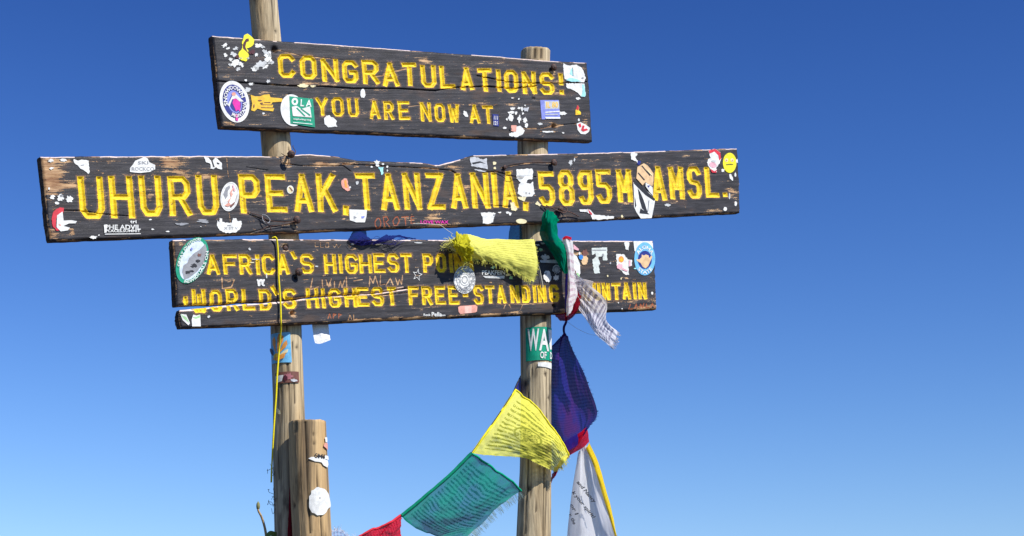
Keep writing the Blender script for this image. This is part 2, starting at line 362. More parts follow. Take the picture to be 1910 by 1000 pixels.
# character, left and right at the foot or head, top y, bottom y, stroke half width; B after the char: x measured at the foot
TEXT = {
'top': (.0079, [('C',517,548,101,145),('O',558,589,104,148),('N',598,630,110,152.5),('G',637,666,112.5,155),('R',674,705,112,157),('A*',714.5,745.5,117,161),
 ('T',749,776,117,160.5),('U',783.5,812,121.5,163.5),('L*',822,850,122.5,165),('A*',860.5,885,126,168),('T',890,916,127.5,171),('I',924,933.5,130,171),('O',939,965,130.5,173),
 ('N',972.5,998.5,133.5,175.5),('S',1005.5,1032,135.5,177),('!',1041,1049.5,137,177)]),
'top2': (.0056, [('Y',588.5,611,182,215.5),('O',617.5,640,181.5,217),('U',647,668,183.5,218),('A*',690.3,710.4,188,222),('R',714.6,733.4,189,223.5),('E',741.5,763,188.8,223.4),
 ('N',783,803,191,226.7),('O',809.3,829,193,227.5),('W',834.6,855.5,195,228.5),('A*',877,896.7,195.4,230),('T',899,919,197,231)]),
'mid': (.0093, [('U',143.8,191,329.3,408.2),('H',201.4,246.4,328.2,407.2),('U',257.3,299.2,327.6,403.6),('R',311.3,353.2,328.6,402.5),('U',364,404.5,326.5,401.5),
 ('P',443.8,482.8,325,398.3),('E',492.8,531.2,325,396.4),('A*',550.2,586.3,324.7,395.4),('K',588.2,624.3,324,395.4),(',',638.6,651,384,402),
 ('T',661.4,698.8,323,392),('A*',711.7,746.3,324,392),('N',749.3,782.7,322.5,391),('Z',792.5,826.3,322.5,391),('A*',842.4,873.5,323.4,389),('N',876.2,910,322,389),
 ('I',914.8,926,322,387),('A*',938,967.5,320,387.5),(',',975,985,377,393),('5',1002.6,1032,320,384),('8',1039,1068.5,317,384),('9',1076,1103.6,317.9,382),
 ('5',1109.8,1138.3,316.6,380),('M',1148.5,1176.6,316.6,377.5),('A*',1218.4,1245,310.7,374),('M',1246,1273.6,311.6,372),('S',1279.8,1305.6,310.7,370.4),('L',1312.8,1338,311.6,368.6),
 ('.',1348,1356.5,359,367.5)]),
'low': (.0060, [('A*',386,411,475,512.4),('F',414.4,441,474.4,512.4),('R',444.4,468,474.4,512.4),('I',475.6,483,475,512.4),('C',487,511,474.4,512.4),('A*',519,541,474,512),("'",542,553,469,484),
 ('S',559,583.6,473.6,510.4),('H',603,626,474.4,511),('I',630,638,474.4,510.4),('G',642.4,666,474.4,510.4),('H',668.5,692.3,475,510),('E',695,717,473,509),('S',721.7,742.6,473,508.5),
 ('T',746.4,767,473,509),('P',787.3,807,473,508.4),('O',812,831,473,508.4),('I',836.7,843.3,473,508.4),('N',846,866,473,508),('T',868,888,474,506)]),
'low2': (.0060, [('d',341,351,553,569),('w',357,383,539.6,583),('O',390,413,541,581),('R',420,443,539,580),('L*',453,477,539,579),('D',482,505,540,579),("'",505,518,533,551),
 ('S',527,551,539,576),('H',570,593,538,575),('I',598,606,538,575),('G',612,635,538,574),('H',641,664,537,573),('E',664,687,536,572),('S',692,714.5,535.5,571),('T',721,738,535,570),
 ('F',760.7,780.6,534,569),('R',785.4,805,534,569),('E',810,830,533.6,568),('E',834.8,854.7,533.6,568),('-',863,873,546,556),('S',882,901,532,568),('T',904,922,533,566),
 ('A*',928,945,532,566),('N',950.5,967.6,532.5,565),('D',972,988,532.5,565),('I',993,999.5,532.5,564.5),('N',1002,1018,532,564),('G',1023,1041,531,563.4),('M',1063,1083,530,562),
 ('O',1087,1102,529,561),('U',1104,1119,528,560.6),('N',1122,1137,528,560),('T',1140,1157,528,559.5),('A*',1162,1178,527,559),('I',1180,1186,527,558.5),('N',1189,1205,527,558)]),
}
def seg_sdf(x, y, a, b, hw, fa, fb):
    dx, dy = b[0] - a[0], b[1] - a[1]; L = math.hypot(dx, dy) + 1e-9; tx, ty = dx / L, dy / L
    s = (x - a[0]) * tx + (y - a[1]) * ty; d = np.abs((x - a[0]) * -ty + (y - a[1]) * tx)
    o = np.maximum(np.maximum(-s, s - L), 0)
    cap = np.hypot(o, d) - hw
    ea = hw if fa else 0.; eb = hw if fb else 0.
    box = np.maximum(d - hw, np.maximum(-s - ea, s - L - eb))
    r = box if (fa and fb) else np.minimum(cap, box) if not (fa or fb) else None
    if r is None:
        half = np.where(s < L / 2, box if fa else cap, box if fb else cap)
        return half
    return r

class Board:
    def __init__(s, key, top, bot, left, right, thick, off=0., seed=0):
        s.key = key; s.seed = seed; s.t = thick; s.off = off
        a = P(*left[len(left) // 2], off); b = P(*right[len(right) // 2], off)
        c = (a + b) / 2; d = (b - a).normalized(); s.d = d; s.n = N0; s.v = N0.cross(d).normalized()
        s.M = Matrix.Translation(c) @ Matrix((s.d, s.v, s.n)).transposed().to_4x4(); s.Mi = s.M.inverted()
        s.top, s.bot, s.left, s.right = top, bot, left, right
        s.obj = []
    def uv(s, px, py):
        q = s.Mi @ P(px, py, s.off); return q.x, q.y
    def px2(s, pts): return np.array([s.uv(*p[:2]) for p in pts])
    def A(s, px):  # foreshortening of the face at that column
        v = ray(px, 400).normalized(); return abs(v.dot(N0))
def letters_field(B, U, V, keys):
    sdf = np.full(U.shape, 1., np.float32); idx = np.full(U.shape, -1, np.int32); names = []
    for key in keys:
        hw, L = TEXT[key]
        for ch, x0, x1, y0, y1 in L:
            foot = ch.endswith('*') and len(ch) > 1; c = ch[0]
            sl = .078 * (y1 - y0)
            tl, tr, bl, br = ((x0 - sl, x1 - sl, x0, x1) if foot else (x0, x1, x0 + sl, x1 + sl))
            q = B.px2([(bl, y1), (br, y1), (tl, y0), (tr, y0)])
            A = B.A((x0 + x1) / 2); q = q * np.array([A, 1.])
            def mp(p):
                return (q[0] * (1 - p[0]) + q[1] * p[0]) * (1 - p[1]) + (q[2] * (1 - p[0]) + q[3] * p[0]) * p[1]
            wv = np.linalg.norm(q[1] - q[0]); hv = np.linalg.norm(q[2] - q[0])
            hw_, hw = hw, min(hw, wv / 2, hv / 2) if c in '.' else hw
            ix, iy = min(hw / wv, .46), min(hw / hv, .46)
            lo = q.min(0) - .012; hi = q.max(0) + .012
            m = np.where((U * A > lo[0]) & (U * A < hi[0]) & (V > lo[1]) & (V < hi[1]))
            if not len(m[0]): continue
            x = U[m] * A; y = V[m]; r = np.full(x.shape, 1.)
            # hand wobble of the router
            x = x + (fbm(x * 30, y * 30, len(names)) - .5) * .0022; y = y + (fbm(y * 30, x * 30, len(names) + 5) - .5) * .002
            for pl in GL[c]:
                pts = [mp((ix + p[0] * (1 - 2 * ix), iy + p[1] * (1 - 2 * iy))) for p in pl]
                closed = pl[0] == pl[-1]
                for j in range(len(pts) - 1):
                    r = np.minimum(r, seg_sdf(x, y, pts[j], pts[j + 1], hw, j == 0 and not closed, j == len(pts) - 2 and not closed))
            hw = hw_
            better = r < sdf[m]
            s_ = sdf[m]; i_ = idx[m]
            s_[better] = r[better]; i_[better] = len(names); sdf[m] = s_; idx[m] = i_
            names.append(c)
    return sdf, idx, names

def poly_dist(B, U, V, pts, A=1.):
    """distance in the face to a pixel polyline"""
    q = B.px2(pts) * np.array([A, 1.]); r = np.full(U.shape, 9.)
    for a, b in zip(q[:-1], q[1:]):
        d = b - a; L2 = d @ d + 1e-12
        t = np.clip(((U * A - a[0]) * d[0] + (V - a[1]) * d[1]) / L2, 0, 1)
        r = np.minimum(r, np.hypot(U * A - a[0] - t * d[0], V - a[1] - t * d[1]))
    return r

ROOT = None
def build_board(B, keys, cracks=(), scratch_lit=(), wearspots=(), label=None, step=.00138, chips=.004, joined=None):
    s = B.seed
    top, bot = B.px2(B.top), B.px2(B.bot); lf, rt = B.px2(B.left), B.px2(B.right)   # left/right listed from foot to head
    umin = min(lf[:, 0].min(), rt[:, 0].min()); umax = rt[:, 0].max()
    H = np.mean(top[:, 1]) - np.mean(bot[:, 1])
    nu = int((umax - umin) / step); nv = max(int(H / step), 12)
    tt = np.linspace(0, 1, nv)
    def tnorm(e):
        tv = np.interp(e[:, 0], top[:, 0], top[:, 1]); bv = np.interp(e[:, 0], bot[:, 0], bot[:, 1])
        return np.clip((e[:, 1] - bv) / (tv - bv), 0, 1)
    ul = np.interp(tt, tnorm(lf), lf[:, 0]); ur = np.interp(tt, tnorm(rt), rt[:, 0])
    ul = ul + (fbm(tt * 14, tt * 0, s) - .5) * .004; ur = ur + (fbm(tt * 14, tt * 0, s + 2) - .5) * .006
    sgrid = np.linspace(0, 1, nu)
    U = ul[:, None] * (1 - sgrid) + ur[:, None] * sgrid
    tv = np.interp(U, top[:, 0], top[:, 1]) + (fbm(U * 25, U * 0, s + 4) - .5) * chips
    bv = np.interp(U, bot[:, 0], bot[:, 1]) + (fbm(U * 22, U * 0, s + 6) - .5) * chips
    open_ = np.ones(U.shape)
    if joined:   # past this column the seam to the other plank has not opened
        uj = B.uv(joined[1], 540)[0]; open_ = 1 - np.clip((U - uj + .15) / .15, 0, 1)
        if joined[0] == 'top': base_ = np.interp(U, top[:, 0], top[:, 1]); tv = base_ + (tv - base_) * open_
        else: base_ = np.interp(U, bot[:, 0], bot[:, 1]); bv = base_ + (bv - base_) * open_
    dtop = (tv - bv) * (1 - tt[:, None]); dbot = (tv - bv) * tt[:, None]
    if joined and joined[0] == 'top': dtop = dtop + (1 - open_) * 9
    if joined and joined[0] == 'bot': dbot = dbot + (1 - open_) * 9
    V = bv * (1 - tt[:, None]) + tv * tt[:, None]
    sdf, idx, names = letters_field(B, U, V, keys)
    Z = (fbm(U * 3, V * 110, s) - .5) * .0010 + (fbm(U * 14, V * 25, s + 1) - .5) * .0012
    # worn edges
    de = np.minimum(np.minimum(dtop, dbot), np.minimum(U - ul[:, None], ur[:, None] - U))
    ew = .005 + .006 * fbm(U * 18, V * 18, s + 8)
    e = 1 - np.clip(de / ew, 0, 1); Z -= .006 * e * e
    wear_lit = np.full(U.shape, 0.) ; red = np.zeros(U.shape)
    wear_lit += .55 * np.clip(1 - de / (.003 + .009 * fbm(U * 10, V * 10, s + 3) ** 2), 0, 1) * (fbm(U * 16, V * 16, s + 5) > .45)
    wear_lit += (fbm(U * 5, V * 14, s + 9) - .5) * .35
    pale = (dtop < .0022 + .003 * fbm(U * 30, U * 0, s + 13)) & (fbm(U * 9, U * 0 + 2, s + 14) > .46)  # bare wood strip with the lit look of the top edge painted in
    wear_lit += .9 * pale; red = red - 1.0 * pale
    # letters carved in
    wall = np.clip(-(sdf + .0004) / .0060, 0, 1); wall = .0048 * (wall * .6 + .4 * wall * wall * (3 - 2 * wall))
    Z -= wall * (1.2 + .25 * (fbm(U * 40, V * 40, s + 2) - .5))
    for c in cracks:   # points, width, depth, wear
        d = poly_dist(B, U, V, c[0]); wdt = c[1] * (.55 + .9 * fbm(U * 20, V * 4, s + 11))
        g = np.exp(-(d / wdt) ** 2); Z -= c[2] * g
        wear_lit += c[3] * np.exp(-(d / (wdt * 2.2)) ** 2) * (vn(U * 30, V * 60, 3) > .25)
    for c in scratch_lit:  # pts, width, wear, red
        d = poly_dist(B, U, V, c[0], B.A(c[0][0][0])); g = np.exp(-(d / c[1]) ** 2); Z -= .0008 * g
        wear_lit += c[2] * g; red = np.where(g > .3, c[3], red)
    for px, py, rx, ry, st in wearspots:
        q = B.px2([(px, py), (px + rx, py), (px, py + ry)]); a = abs(q[1][0] - q[0][0]); b = abs(q[2][1] - q[0][1])
        g = np.exp(-(((U - q[0][0]) / a) ** 2 + ((V - q[0][1]) / b) ** 2)); wear_lit += st * g
        Z -= .0008 * g * fbm(U * 20, V * 90, s + 12)
    verts = np.stack([U, V, Z], -1).reshape(-1, 3)
    ii = np.arange(nu * nv).reshape(nv, nu)
    quads = np.stack([ii[:-1, :-1], ii[:-1, 1:], ii[1:, 1:], ii[1:, :-1]], -1).reshape(-1, 4)
    # which faces belong to which letter
    fs = sdf.ravel()[quads]; inl = (fs < .0034).all(1); fi = np.where(inl, idx.ravel()[quads[:, 0]], -1)
    ys, ws, rs = sdf.ravel(), wear_lit.ravel(), red.ravel()
    # board body: front minus letters, rim and back
    main = quads[fi < 0]; used = np.zeros(nu * nv, bool); used[main.ravel()] = True
    rim = np.concatenate([ii[0, :], ii[1:, -1], ii[-1, -2::-1], ii[-2:0:-1, 0]]); used[rim] = True
    remap = np.cumsum(used) - 1; Vm = verts[used]
    nb = len(rim); rv = verts[rim]
    mid_ = rv.copy(); mid_[:, 2] = -.004
    back = rv.copy(); back[:, 2] = -B.t + .004
    c0 = np.array([U.mean(), V.mean(), 0]); back2 = rv.copy(); back2[:, 2] = -B.t; back2[:, 1] += np.sign(c0[1] - back2[:, 1]) * .004
    base = len(Vm); allv = np.concatenate([Vm, back, back2]); fr = remap[rim]; nx = np.roll(np.arange(nb), -1)
    side = np.stack([fr[nx], fr, base + np.arange(nb), base + nx], -1)
    side2 = np.stack([base + nx, base + np.arange(nb), base + nb + np.arange(nb), base + nb + nx], -1)
    # back sheet in strips between foot row and head row
    bi = base + nb + np.arange(nu - 1); ti = base + nb + (nu - 1) + (nv - 1) + (nu - 1) - np.arange(nu)
    bq = np.stack([bi, ti[:-1], ti[1:], bi + 1], -1)
    bq[:, 3] = base + nb + np.arange(1, nu)
    q = np.concatenate([remap[main], side, side2, bq])
    mi = np.zeros(len(q), int)
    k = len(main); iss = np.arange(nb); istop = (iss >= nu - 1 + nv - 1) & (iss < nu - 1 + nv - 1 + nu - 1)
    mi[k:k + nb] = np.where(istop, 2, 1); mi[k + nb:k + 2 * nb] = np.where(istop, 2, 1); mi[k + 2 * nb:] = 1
    me = quick_mesh('board', allv, q, True, mi)
    sm = np.ones(len(q), bool); sm[k:] = False; me.polygons.foreach_set('use_smooth', sm)
    pad = np.zeros(2 * nb)
    fattr(me, 'ysdf', np.concatenate([ys[used], pad + 1])); fattr(me, 'wear_lit', np.concatenate([ws[used], pad])); fattr(me, 'redwear_lit', np.concatenate([rs[used], pad]))
    o = mesh_obj('board', me, [BOARD, EDGE, EDGET])
    o.parent = ROOT; o.matrix_parent_inverse = world_of(ROOT).inverted()
    o.location = B.M.to_translation(); o.rotation_euler = B.M.to_euler()
    tag(o, label)
    lets = []
    for L in range(len(names)):
        lq = quads[fi == L]
        u_, inv = np.unique(lq, return_inverse=True)
        lets.append((L, names[L], verts[u_], inv.reshape(-1, 4), ys[u_], ws[u_], rs[u_]))
    return o, lets
def emit_letters(o, lets):
    """one object per carved letter of a plank"""
    for L in lets:
        me = quick_mesh('letter', L[2], L[3], True)
        for j, nm in ((4, 'ysdf'), (5, 'wear_lit'), (6, 'redwear_lit')): fattr(me, nm, L[j])
        mesh_obj('letter', me, BOARD, o)

# ------------------------------------------------------------------ stickers
def ell(cx, cy, rx, ry, rot=0, n=36, a0=0, a1=360):
    c, s_ = math.cos(rad(rot)), math.sin(rad(rot)); out = []
    for i in range(n if a1 - a0 >= 360 else n + 1):
        a = rad(a0 + (a1 - a0) * i / n); x, y = rx * math.cos(a), ry * math.sin(a)
        out.append((cx + x * c - y * s_, cy + x * s_ + y * c))
    return out
def ring(cx, cy, rx, ry, f, rot=0, n=32, a0=0, a1=359.9):
    a = ell(cx, cy, rx, ry, rot, n, a0, a1); b = ell(cx, cy, rx * f, ry * f, rot, n, a0, a1)
    return a + b[::-1]
def rect(cx, cy, w_, h_, rot=0):
    c, s_ = math.cos(rad(rot)), math.sin(rad(rot))
    return [(cx + x * c - y * s_, cy + x * s_ + y * c) for x, y in ((-w_ / 2, -h_ / 2), (w_ / 2, -h_ / 2), (w_ / 2, h_ / 2), (-w_ / 2, h_ / 2))]
def rag(cx, cy, rx, ry, seed=0, amp=.5, n=22, rot=0):
    R = random.Random(seed * 7 + 3); f = [1 - amp * R.random() ** 1.6 for _ in range(n)]
    c, s_ = math.cos(rad(rot)), math.sin(rad(rot)); out = []
    for i in range(n):
        a = 2 * math.pi * (i + .5 * R.random()) / n; x, y = rx * math.cos(a) * f[i], ry * math.sin(a) * f[i]
        out.append((cx + x * c - y * s_, cy + x * s_ + y * c))
    return out
_tc = {}
def text_tris(s_, bold=0.):
    if (s_, bold) in _tc: return _tc[s_, bold]
    cu = bpy.data.curves.new('t', 'FONT'); cu.body = s_; cu.resolution_u = 2; cu.offset = bold
    ob = bpy.data.objects.new('t', cu); me = ob.to_mesh()
    me.calc_loop_triangles()
    v = np.array([x.co[:2] for x in me.vertices]).reshape(-1, 2); t = [tuple(x.vertices) for x in me.loop_triangles]
    ob.to_mesh_clear(); bpy.data.objects.remove(ob); bpy.data.curves.remove(cu)
    if len(v): v = (v - v.min(0)) / np.maximum(v.max(0) - v.min(0), 1e-6)
    _tc[s_, bold] = (v, t); return v, t
def txt(s_, cx, cy, w_, h_, mat, rot=0, slant=0, arc=None):
    """flat print: text in a pixel box, or bent round an ellipse arc=(rx, ry, a0, a1, ellipse_rot)"""
    v, t = text_tris(s_, .022); out = []
    for x, y in v:
        if arc:
            rx, ry, a0, a1, er = arc; a = rad(a0 + (a1 - a0) * x); k = (y - .5) * h_ * (1 if a1 > a0 else -1)
            k = (y - .5) * h_ if a1 > a0 else -(y - .5) * h_
            px, py = (rx + k) * math.cos(a), (ry + k) * math.sin(a)
            c, s2 = math.cos(rad(er)), math.sin(rad(er)); out.append((cx + px * c - py * s2, cy + px * s2 + py * c))
        else:
            px, py = (x - .5) * w_ + slant * (y - .5) * h_, -(y - .5) * h_
            c, s2 = math.cos(rad(rot)), math.sin(rad(rot)); out.append((cx + px * c - py * s2, cy + px * s2 + py * c))
    return ('tris', out, t, mat)
ZS = .0016
def torn(pts, seed, amp=.75):
    R = random.Random(seed); out = []
    for a, b in zip(pts, pts[1:] + pts[:1]):
        L = math.hypot(b[0] - a[0], b[1] - a[1]); n = max(1, int(L / 2.2)); off = 0
        for i in range(n):
            t = i / n; nx, ny = -(b[1] - a[1]) / (L + 1e-6), (b[0] - a[0]) / (L + 1e-6); j = (R.random() - .5) * 2 * amp if i else 0
            out.append((a[0] + (b[0] - a[0]) * t + nx * j, a[1] + (b[1] - a[1]) * t + ny * j))
    return out
def sticker(board_obj, B, layers, name='sticker', label=None, z=ZS, solid=True):
    if (name == 'sticker_scrap' or 'torn' in (label or '') or 'scrap' in (label or '')) and layers[0][0] != 'tris':
        layers = [(torn(layers[0][0], len(layers[0][0])), layers[0][1])] + list(layers[1:])
    bm = bmesh.new(); mats = []; lay = 0
    for L in layers:
        if L[0] == 'tris': _, pts, tris, mat = L
        else: pts, mat = L; tris = None
        if mat not in mats: mats.append(mat)
        mi = mats.index(mat); zz = z + lay * .00035 + .0002; lay += 1
        top = [bm.verts.new((*B.uv(*p), zz)) for p in pts]
        if tris:
            for t in tris:
                try: f = bm.faces.new([top[i] for i in t]); f.material_index = mi
                except ValueError: pass
        else:
            for t in tessellate_polygon([[Vector((p[0], p[1], 0)) for p in pts]]):
                try: f = bm.faces.new([top[i] for i in t]); f.material_index = mi
                except ValueError: pass
            if solid and lay == 1:
                low = [bm.verts.new((v.co.x, v.co.y, z - .0015)) for v in top]
                for i in range(len(top)):
                    j = (i + 1) % len(top)
                    f = bm.faces.new((top[i], top[j], low[j], low[i])); f.material_index = mi
    for f in bm.faces:
        if abs(f.normal.z) > .5 and f.normal.z < 0: f.normal_flip()
    bm.normal_update()
    for f in bm.faces:
        if f.normal.z < -.5: f.normal_flip()
    me = bpy.data.meshes.new(name); bm.to_mesh(me); bm.free()
    o = mesh_obj(name, me, mats, board_obj); tag(o, label); return o
def scraps(board_obj, B, L):
    for i, t in enumerate(L):
        x, y, rx, ry = t[:4]; mat = t[4] if len(t) > 4 else WHITE; amp = t[5] if len(t) > 5 else .55; rot = t[6] if len(t) > 6 else 0
        sticker(board_obj, B, [(rag(x, y, rx, ry, int(x * 3 + y), amp, 18 if rx + ry > 8 else 9, rot), mat)], 'sticker_scrap')
def lathe(profile, k=16):
    V = []; Q = []
    for r, z in profile:
        for j in range(k): V.append((r * math.cos(2 * math.pi * j / k), r * math.sin(2 * math.pi * j / k), z))
    for i in range(len(profile) - 1):
        for j in range(k): Q.append((i * k + j, i * k + (j + 1) % k, (i + 1) * k + (j + 1) % k, (i + 1) * k + j))
    return V, Q
_bolt = None
def bolt(board_obj, B, px, py, size=1., tilt=(0, 0), out_=.010, label=None):
    global _bolt
    if _bolt is None:
        V, Q = lathe([(.004, -.03), (.004, .0), (.0105, .0005), (.012, .003), (.0105, .006), (.006, .0085), (.0005, .0092)])
        _bolt = quick_mesh('bolt', V, Q); _bolt.materials.append(RUST)
    o = bpy.data.objects.new('bolt', _bolt); COL.objects.link(o); o.parent = board_obj
    u, v = B.uv(px, py); o.location = (u, v, out_); o.scale = (size,) * 3; o.rotation_euler = (tilt[0], tilt[1], 0)
    tag(o, label); return o
# ------------------------------------------------------------------ ground: the stony summit, falling away all round
def ground():
    nr, na = 150, 240
    r = np.concatenate([[0], np.geomspace(.25, 26000, nr - 1)]); a = np.arange(na) / na * 2 * math.pi
    X = 2 + r[:, None] * np.cos(a); Y = 6 + r[:, None] * np.sin(a)
    near = np.clip(r[:, None] / 6, 0, 1)
    Z = (fbm(X * .7, Y * .7, 1) - .5) * .35 * near + (fbm(X * 4, Y * 4, 2) - .5) * .06 - .00045 * np.minimum(r, 4000)[:, None] ** 1.55 * .1
    Z += (fbm(X * .004, Y * .004, 5) - .5) * 60 * np.clip((r[:, None] - 150) / 2000, 0, 1) - .06 * r[:, None] * np.clip((r[:, None] - 30) / 60, 0, 1)
    Z = np.maximum(Z, -1500 + fbm(X * .0006, Y * .0006, 8) * 200)
    V = np.stack([X + 0 * Z, Y + 0 * Z, Z], -1).reshape(-1, 3); ii = np.arange(nr * na).reshape(nr, na)
    q = np.stack([ii[:-1], ii[1:], np.roll(ii[1:], -1, 1), np.roll(ii[:-1], -1, 1)], -1).reshape(-1, 4)
    k = NT('volcanic_gravel'); o = k.obj(); n = k.noise(o, 9, 6, .65); n2 = k.noise(o, .6, 4); 
    c = k.mix(k.ramp(n, .3, .7), (.05, .04, .033), (.12, .10, .08)); c = k.mix(k.ramp(n2, .4, .7, 0, .6), c, (.09, .07, .05))
    m = k.done(k.bsdf(c, .95, .1, k.bump(n, .03)))
    tag(mesh_obj('ground', quick_mesh('ground', V, q), m), kind='structure')
ground()

# ------------------------------------------------------------------ posts
FORE = RM @ Vector((0, 0, -1)); FORE.z = 0; FORE.normalize(); RIGHT = Vector((FORE.y, -FORE.x, 0))
class Post:
    """round pole laid through measured centres; rows: px centre, px row, px radius"""
    def __init__(s, rows, offc, seed, ext_down=0, ext_up=None, top_tilt=0., cracks=(), knots=()):
        s.rows = rows; s.offc = offc
        ys = np.array([r[1] for r in rows], float)
        s.ys = ys; s.cx = np.array([r[0] for r in rows], float); s.rp = np.array([r[2] for r in rows], float)
        s.seed = seed; s.cracks = cracks; s.knots = knots; s.top_tilt = top_tilt
    def centre(s, py):
        return P(float(np.interp(py, s.ys, s.cx)), py, s.offc)
    def radius(s, py):
        c = s.centre(py); d = (c - CAM).dot(RM @ Vector((0, 0, -1)))
        return float(np.interp(py, s.ys, s.rp)) * d / F
    def on(s, px, py, lift=.003):
        cx = float(np.interp(py, s.ys, s.cx)); rp = float(np.interp(py, s.ys, s.rp))
        a = math.asin(max(-.985, min(.985, (px - cx) / rp))); c = s.centre(py); r = s.radius(py) + lift
        return c + RIGHT * (r * math.sin(a)) - FORE * (r * math.cos(a))
    def build(s, name, mat, parent, label=None, capped=True, ground_z=-.15):
        na = 72; py = np.arange(s.ys[0], s.ys[-1] + 1, 4.0); C = [s.centre(y) for y in py]; R = [s.radius(y) for y in py]
        # extend straight down into the ground
        d = (C[-1] - C[-30]).normalized(); n = 40; zlen = (C[-1].z - ground_z) / max(-d.z, .2)
        C += [C[-1] + d * (zlen * (i + 1) / n) for i in range(n)]; R += [R[-1]] * n
        C = np.array([list(c) for c in C]); R = np.array(R); m = len(C); zz = C[:, 2:3]
        a = np.arange(na) / na * 2 * math.pi; A = a[None, :] + 0 * zz
        ca, sa = np.cos(A), np.sin(A)
        r = R[:, None] * (1 + .035 * (fbm(ca * 1.2 + 3, zz * 2.2 + sa, s.seed) - .5) * 2 + .02 * (fbm(zz * 5 + ca, sa * 2 + 5, s.seed + 4) - .5))
        r = r + (fbm((A * 12), zz * 1.6, s.seed + 2) - .5) * .0022
        crk = np.zeros(r.shape)
        for a0, z0, z1, wd, dp in s.cracks:   # angle from the viewer's side, rising to the right; heights in px rows
            za, zb = s.centre(z0).z, s.centre(z1).z
            wob = (fbm(zz * 5, zz * 0 + a0, s.seed + 6) - .5) * .22
            dd = np.abs((A - (1.5 * math.pi + a0) - wob + math.pi) % (2 * math.pi) - math.pi)
            g = np.exp(-(dd / wd) ** 2) * (zz < za) * (zz > zb); crk = np.maximum(crk, g); r = r - dp * g
        for px, pyy, kr, dp in s.knots:
            q = s.on(px, pyy, 0); xx = C[:, 0:1] + r * (RIGHT.x * ca - FORE.x * -sa); 
            X = C[:, 0:1] + r * (RIGHT.x * ca + FORE.x * sa); Y = C[:, 1:2] + r * (RIGHT.y * ca + FORE.y * sa)
            dd = np.sqrt((X - q.x) ** 2 + (Y - q.y) ** 2 + ((zz - q.z) * .8) ** 2); g = np.exp(-(dd / kr) ** 2); crk = np.maximum(crk, g); r = r - dp * g
        X = C[:, 0:1] + r * (RIGHT.x * ca + FORE.x * sa); Y = C[:, 1:2] + r * (RIGHT.y * ca + FORE.y * sa); Z = zz + 0 * r
        Z[0] += s.top_tilt * ca[0] * R[0] + (vn(A[0] * 3, A[0] * 0, 4) - .5) * .006
        V = np.stack([X, Y, Z], -1).reshape(-1, 3); ii = np.arange(m * na).reshape(m, na)
        q = np.stack([ii[:-1], ii[1:], np.roll(ii[1:], -1, 1), np.roll(ii[:-1], -1, 1)], -1).reshape(-1, 4)
        base = len(V); caps = []; rings = [V[:na].copy()]
        cen = V[:na].mean(0)
        for f, dz in ((.97, .0025), (.8, .003), (.5, .003), (.2, .003), (.02, .003)):
            rr = cen + (V[:na] - cen) * f; rr[:, 2] += dz + (vn(rr[:, 0] * 160, rr[:, 1] * 160, 2) - .5) * .002; caps.append(rr)
        V = np.concatenate([V] + caps); prev = ii[0]
        for k_ in range(5):
            cur = base + k_ * na + np.arange(na); q = np.concatenate([q, np.stack([prev, np.roll(prev, -1), np.roll(cur, -1), cur], -1)]); prev = cur
        me = quick_mesh(name, V, q[:, ::-1]); fattr(me, 'crack', np.concatenate([crk.ravel(), np.zeros(5 * na)]))
        o = mesh_obj(name, me, mat)
        if parent is not None: o.parent = parent; o.matrix_parent_inverse = world_of(parent).inverted()
        tag(o, label); s.o = o; return o
    def sticker(s, layers, name='sticker', label=None, lift=.0035):
        V = []; T = []; MI = []; mats = []
        for li, L in enumerate(layers):
            if L[0] == 'tris': _, pts, tris, mat = L
            else:
                pts, mat = L; tris = tessellate_polygon([[Vector((p[0], p[1], 0)) for p in pts]])
            if mat not in mats: mats.append(mat)
            bm = bmesh.new(); vs = [bm.verts.new((p[0], p[1], 0)) for p in pts]
            for t in tris:
                try: bm.faces.new([vs[i] for i in t])
                except ValueError: pass
            xs = [p[0] for p in pts]
            x = min(xs) + 2.2
            while x < max(xs):
                bmesh.ops.bisect_plane(bm, geom=bm.verts[:] + bm.edges[:] + bm.faces[:], plane_co=(x, 0, 0), plane_no=(1, 0, 0)); x += 3
            bm.verts.ensure_lookup_table(); bm.verts.index_update(); b = len(V)
            for v in bm.verts: V.append(tuple(s.on(v.co.x, v.co.y, lift + li * .0005)))
            for f in bm.faces: T.append([b + v.index for v in f.verts]); MI.append(mats.index(mat))
            bm.free()
        me = bpy.data.meshes.new(name); me.from_pydata(V, [], T); me.update()
        # face the viewer's side
        me.polygons.foreach_set('material_index', MI)
        o = mesh_obj(name, me, mats, s.o); 
        o.matrix_parent_inverse = world_of(s.o).inverted(); tag(o, label); return o

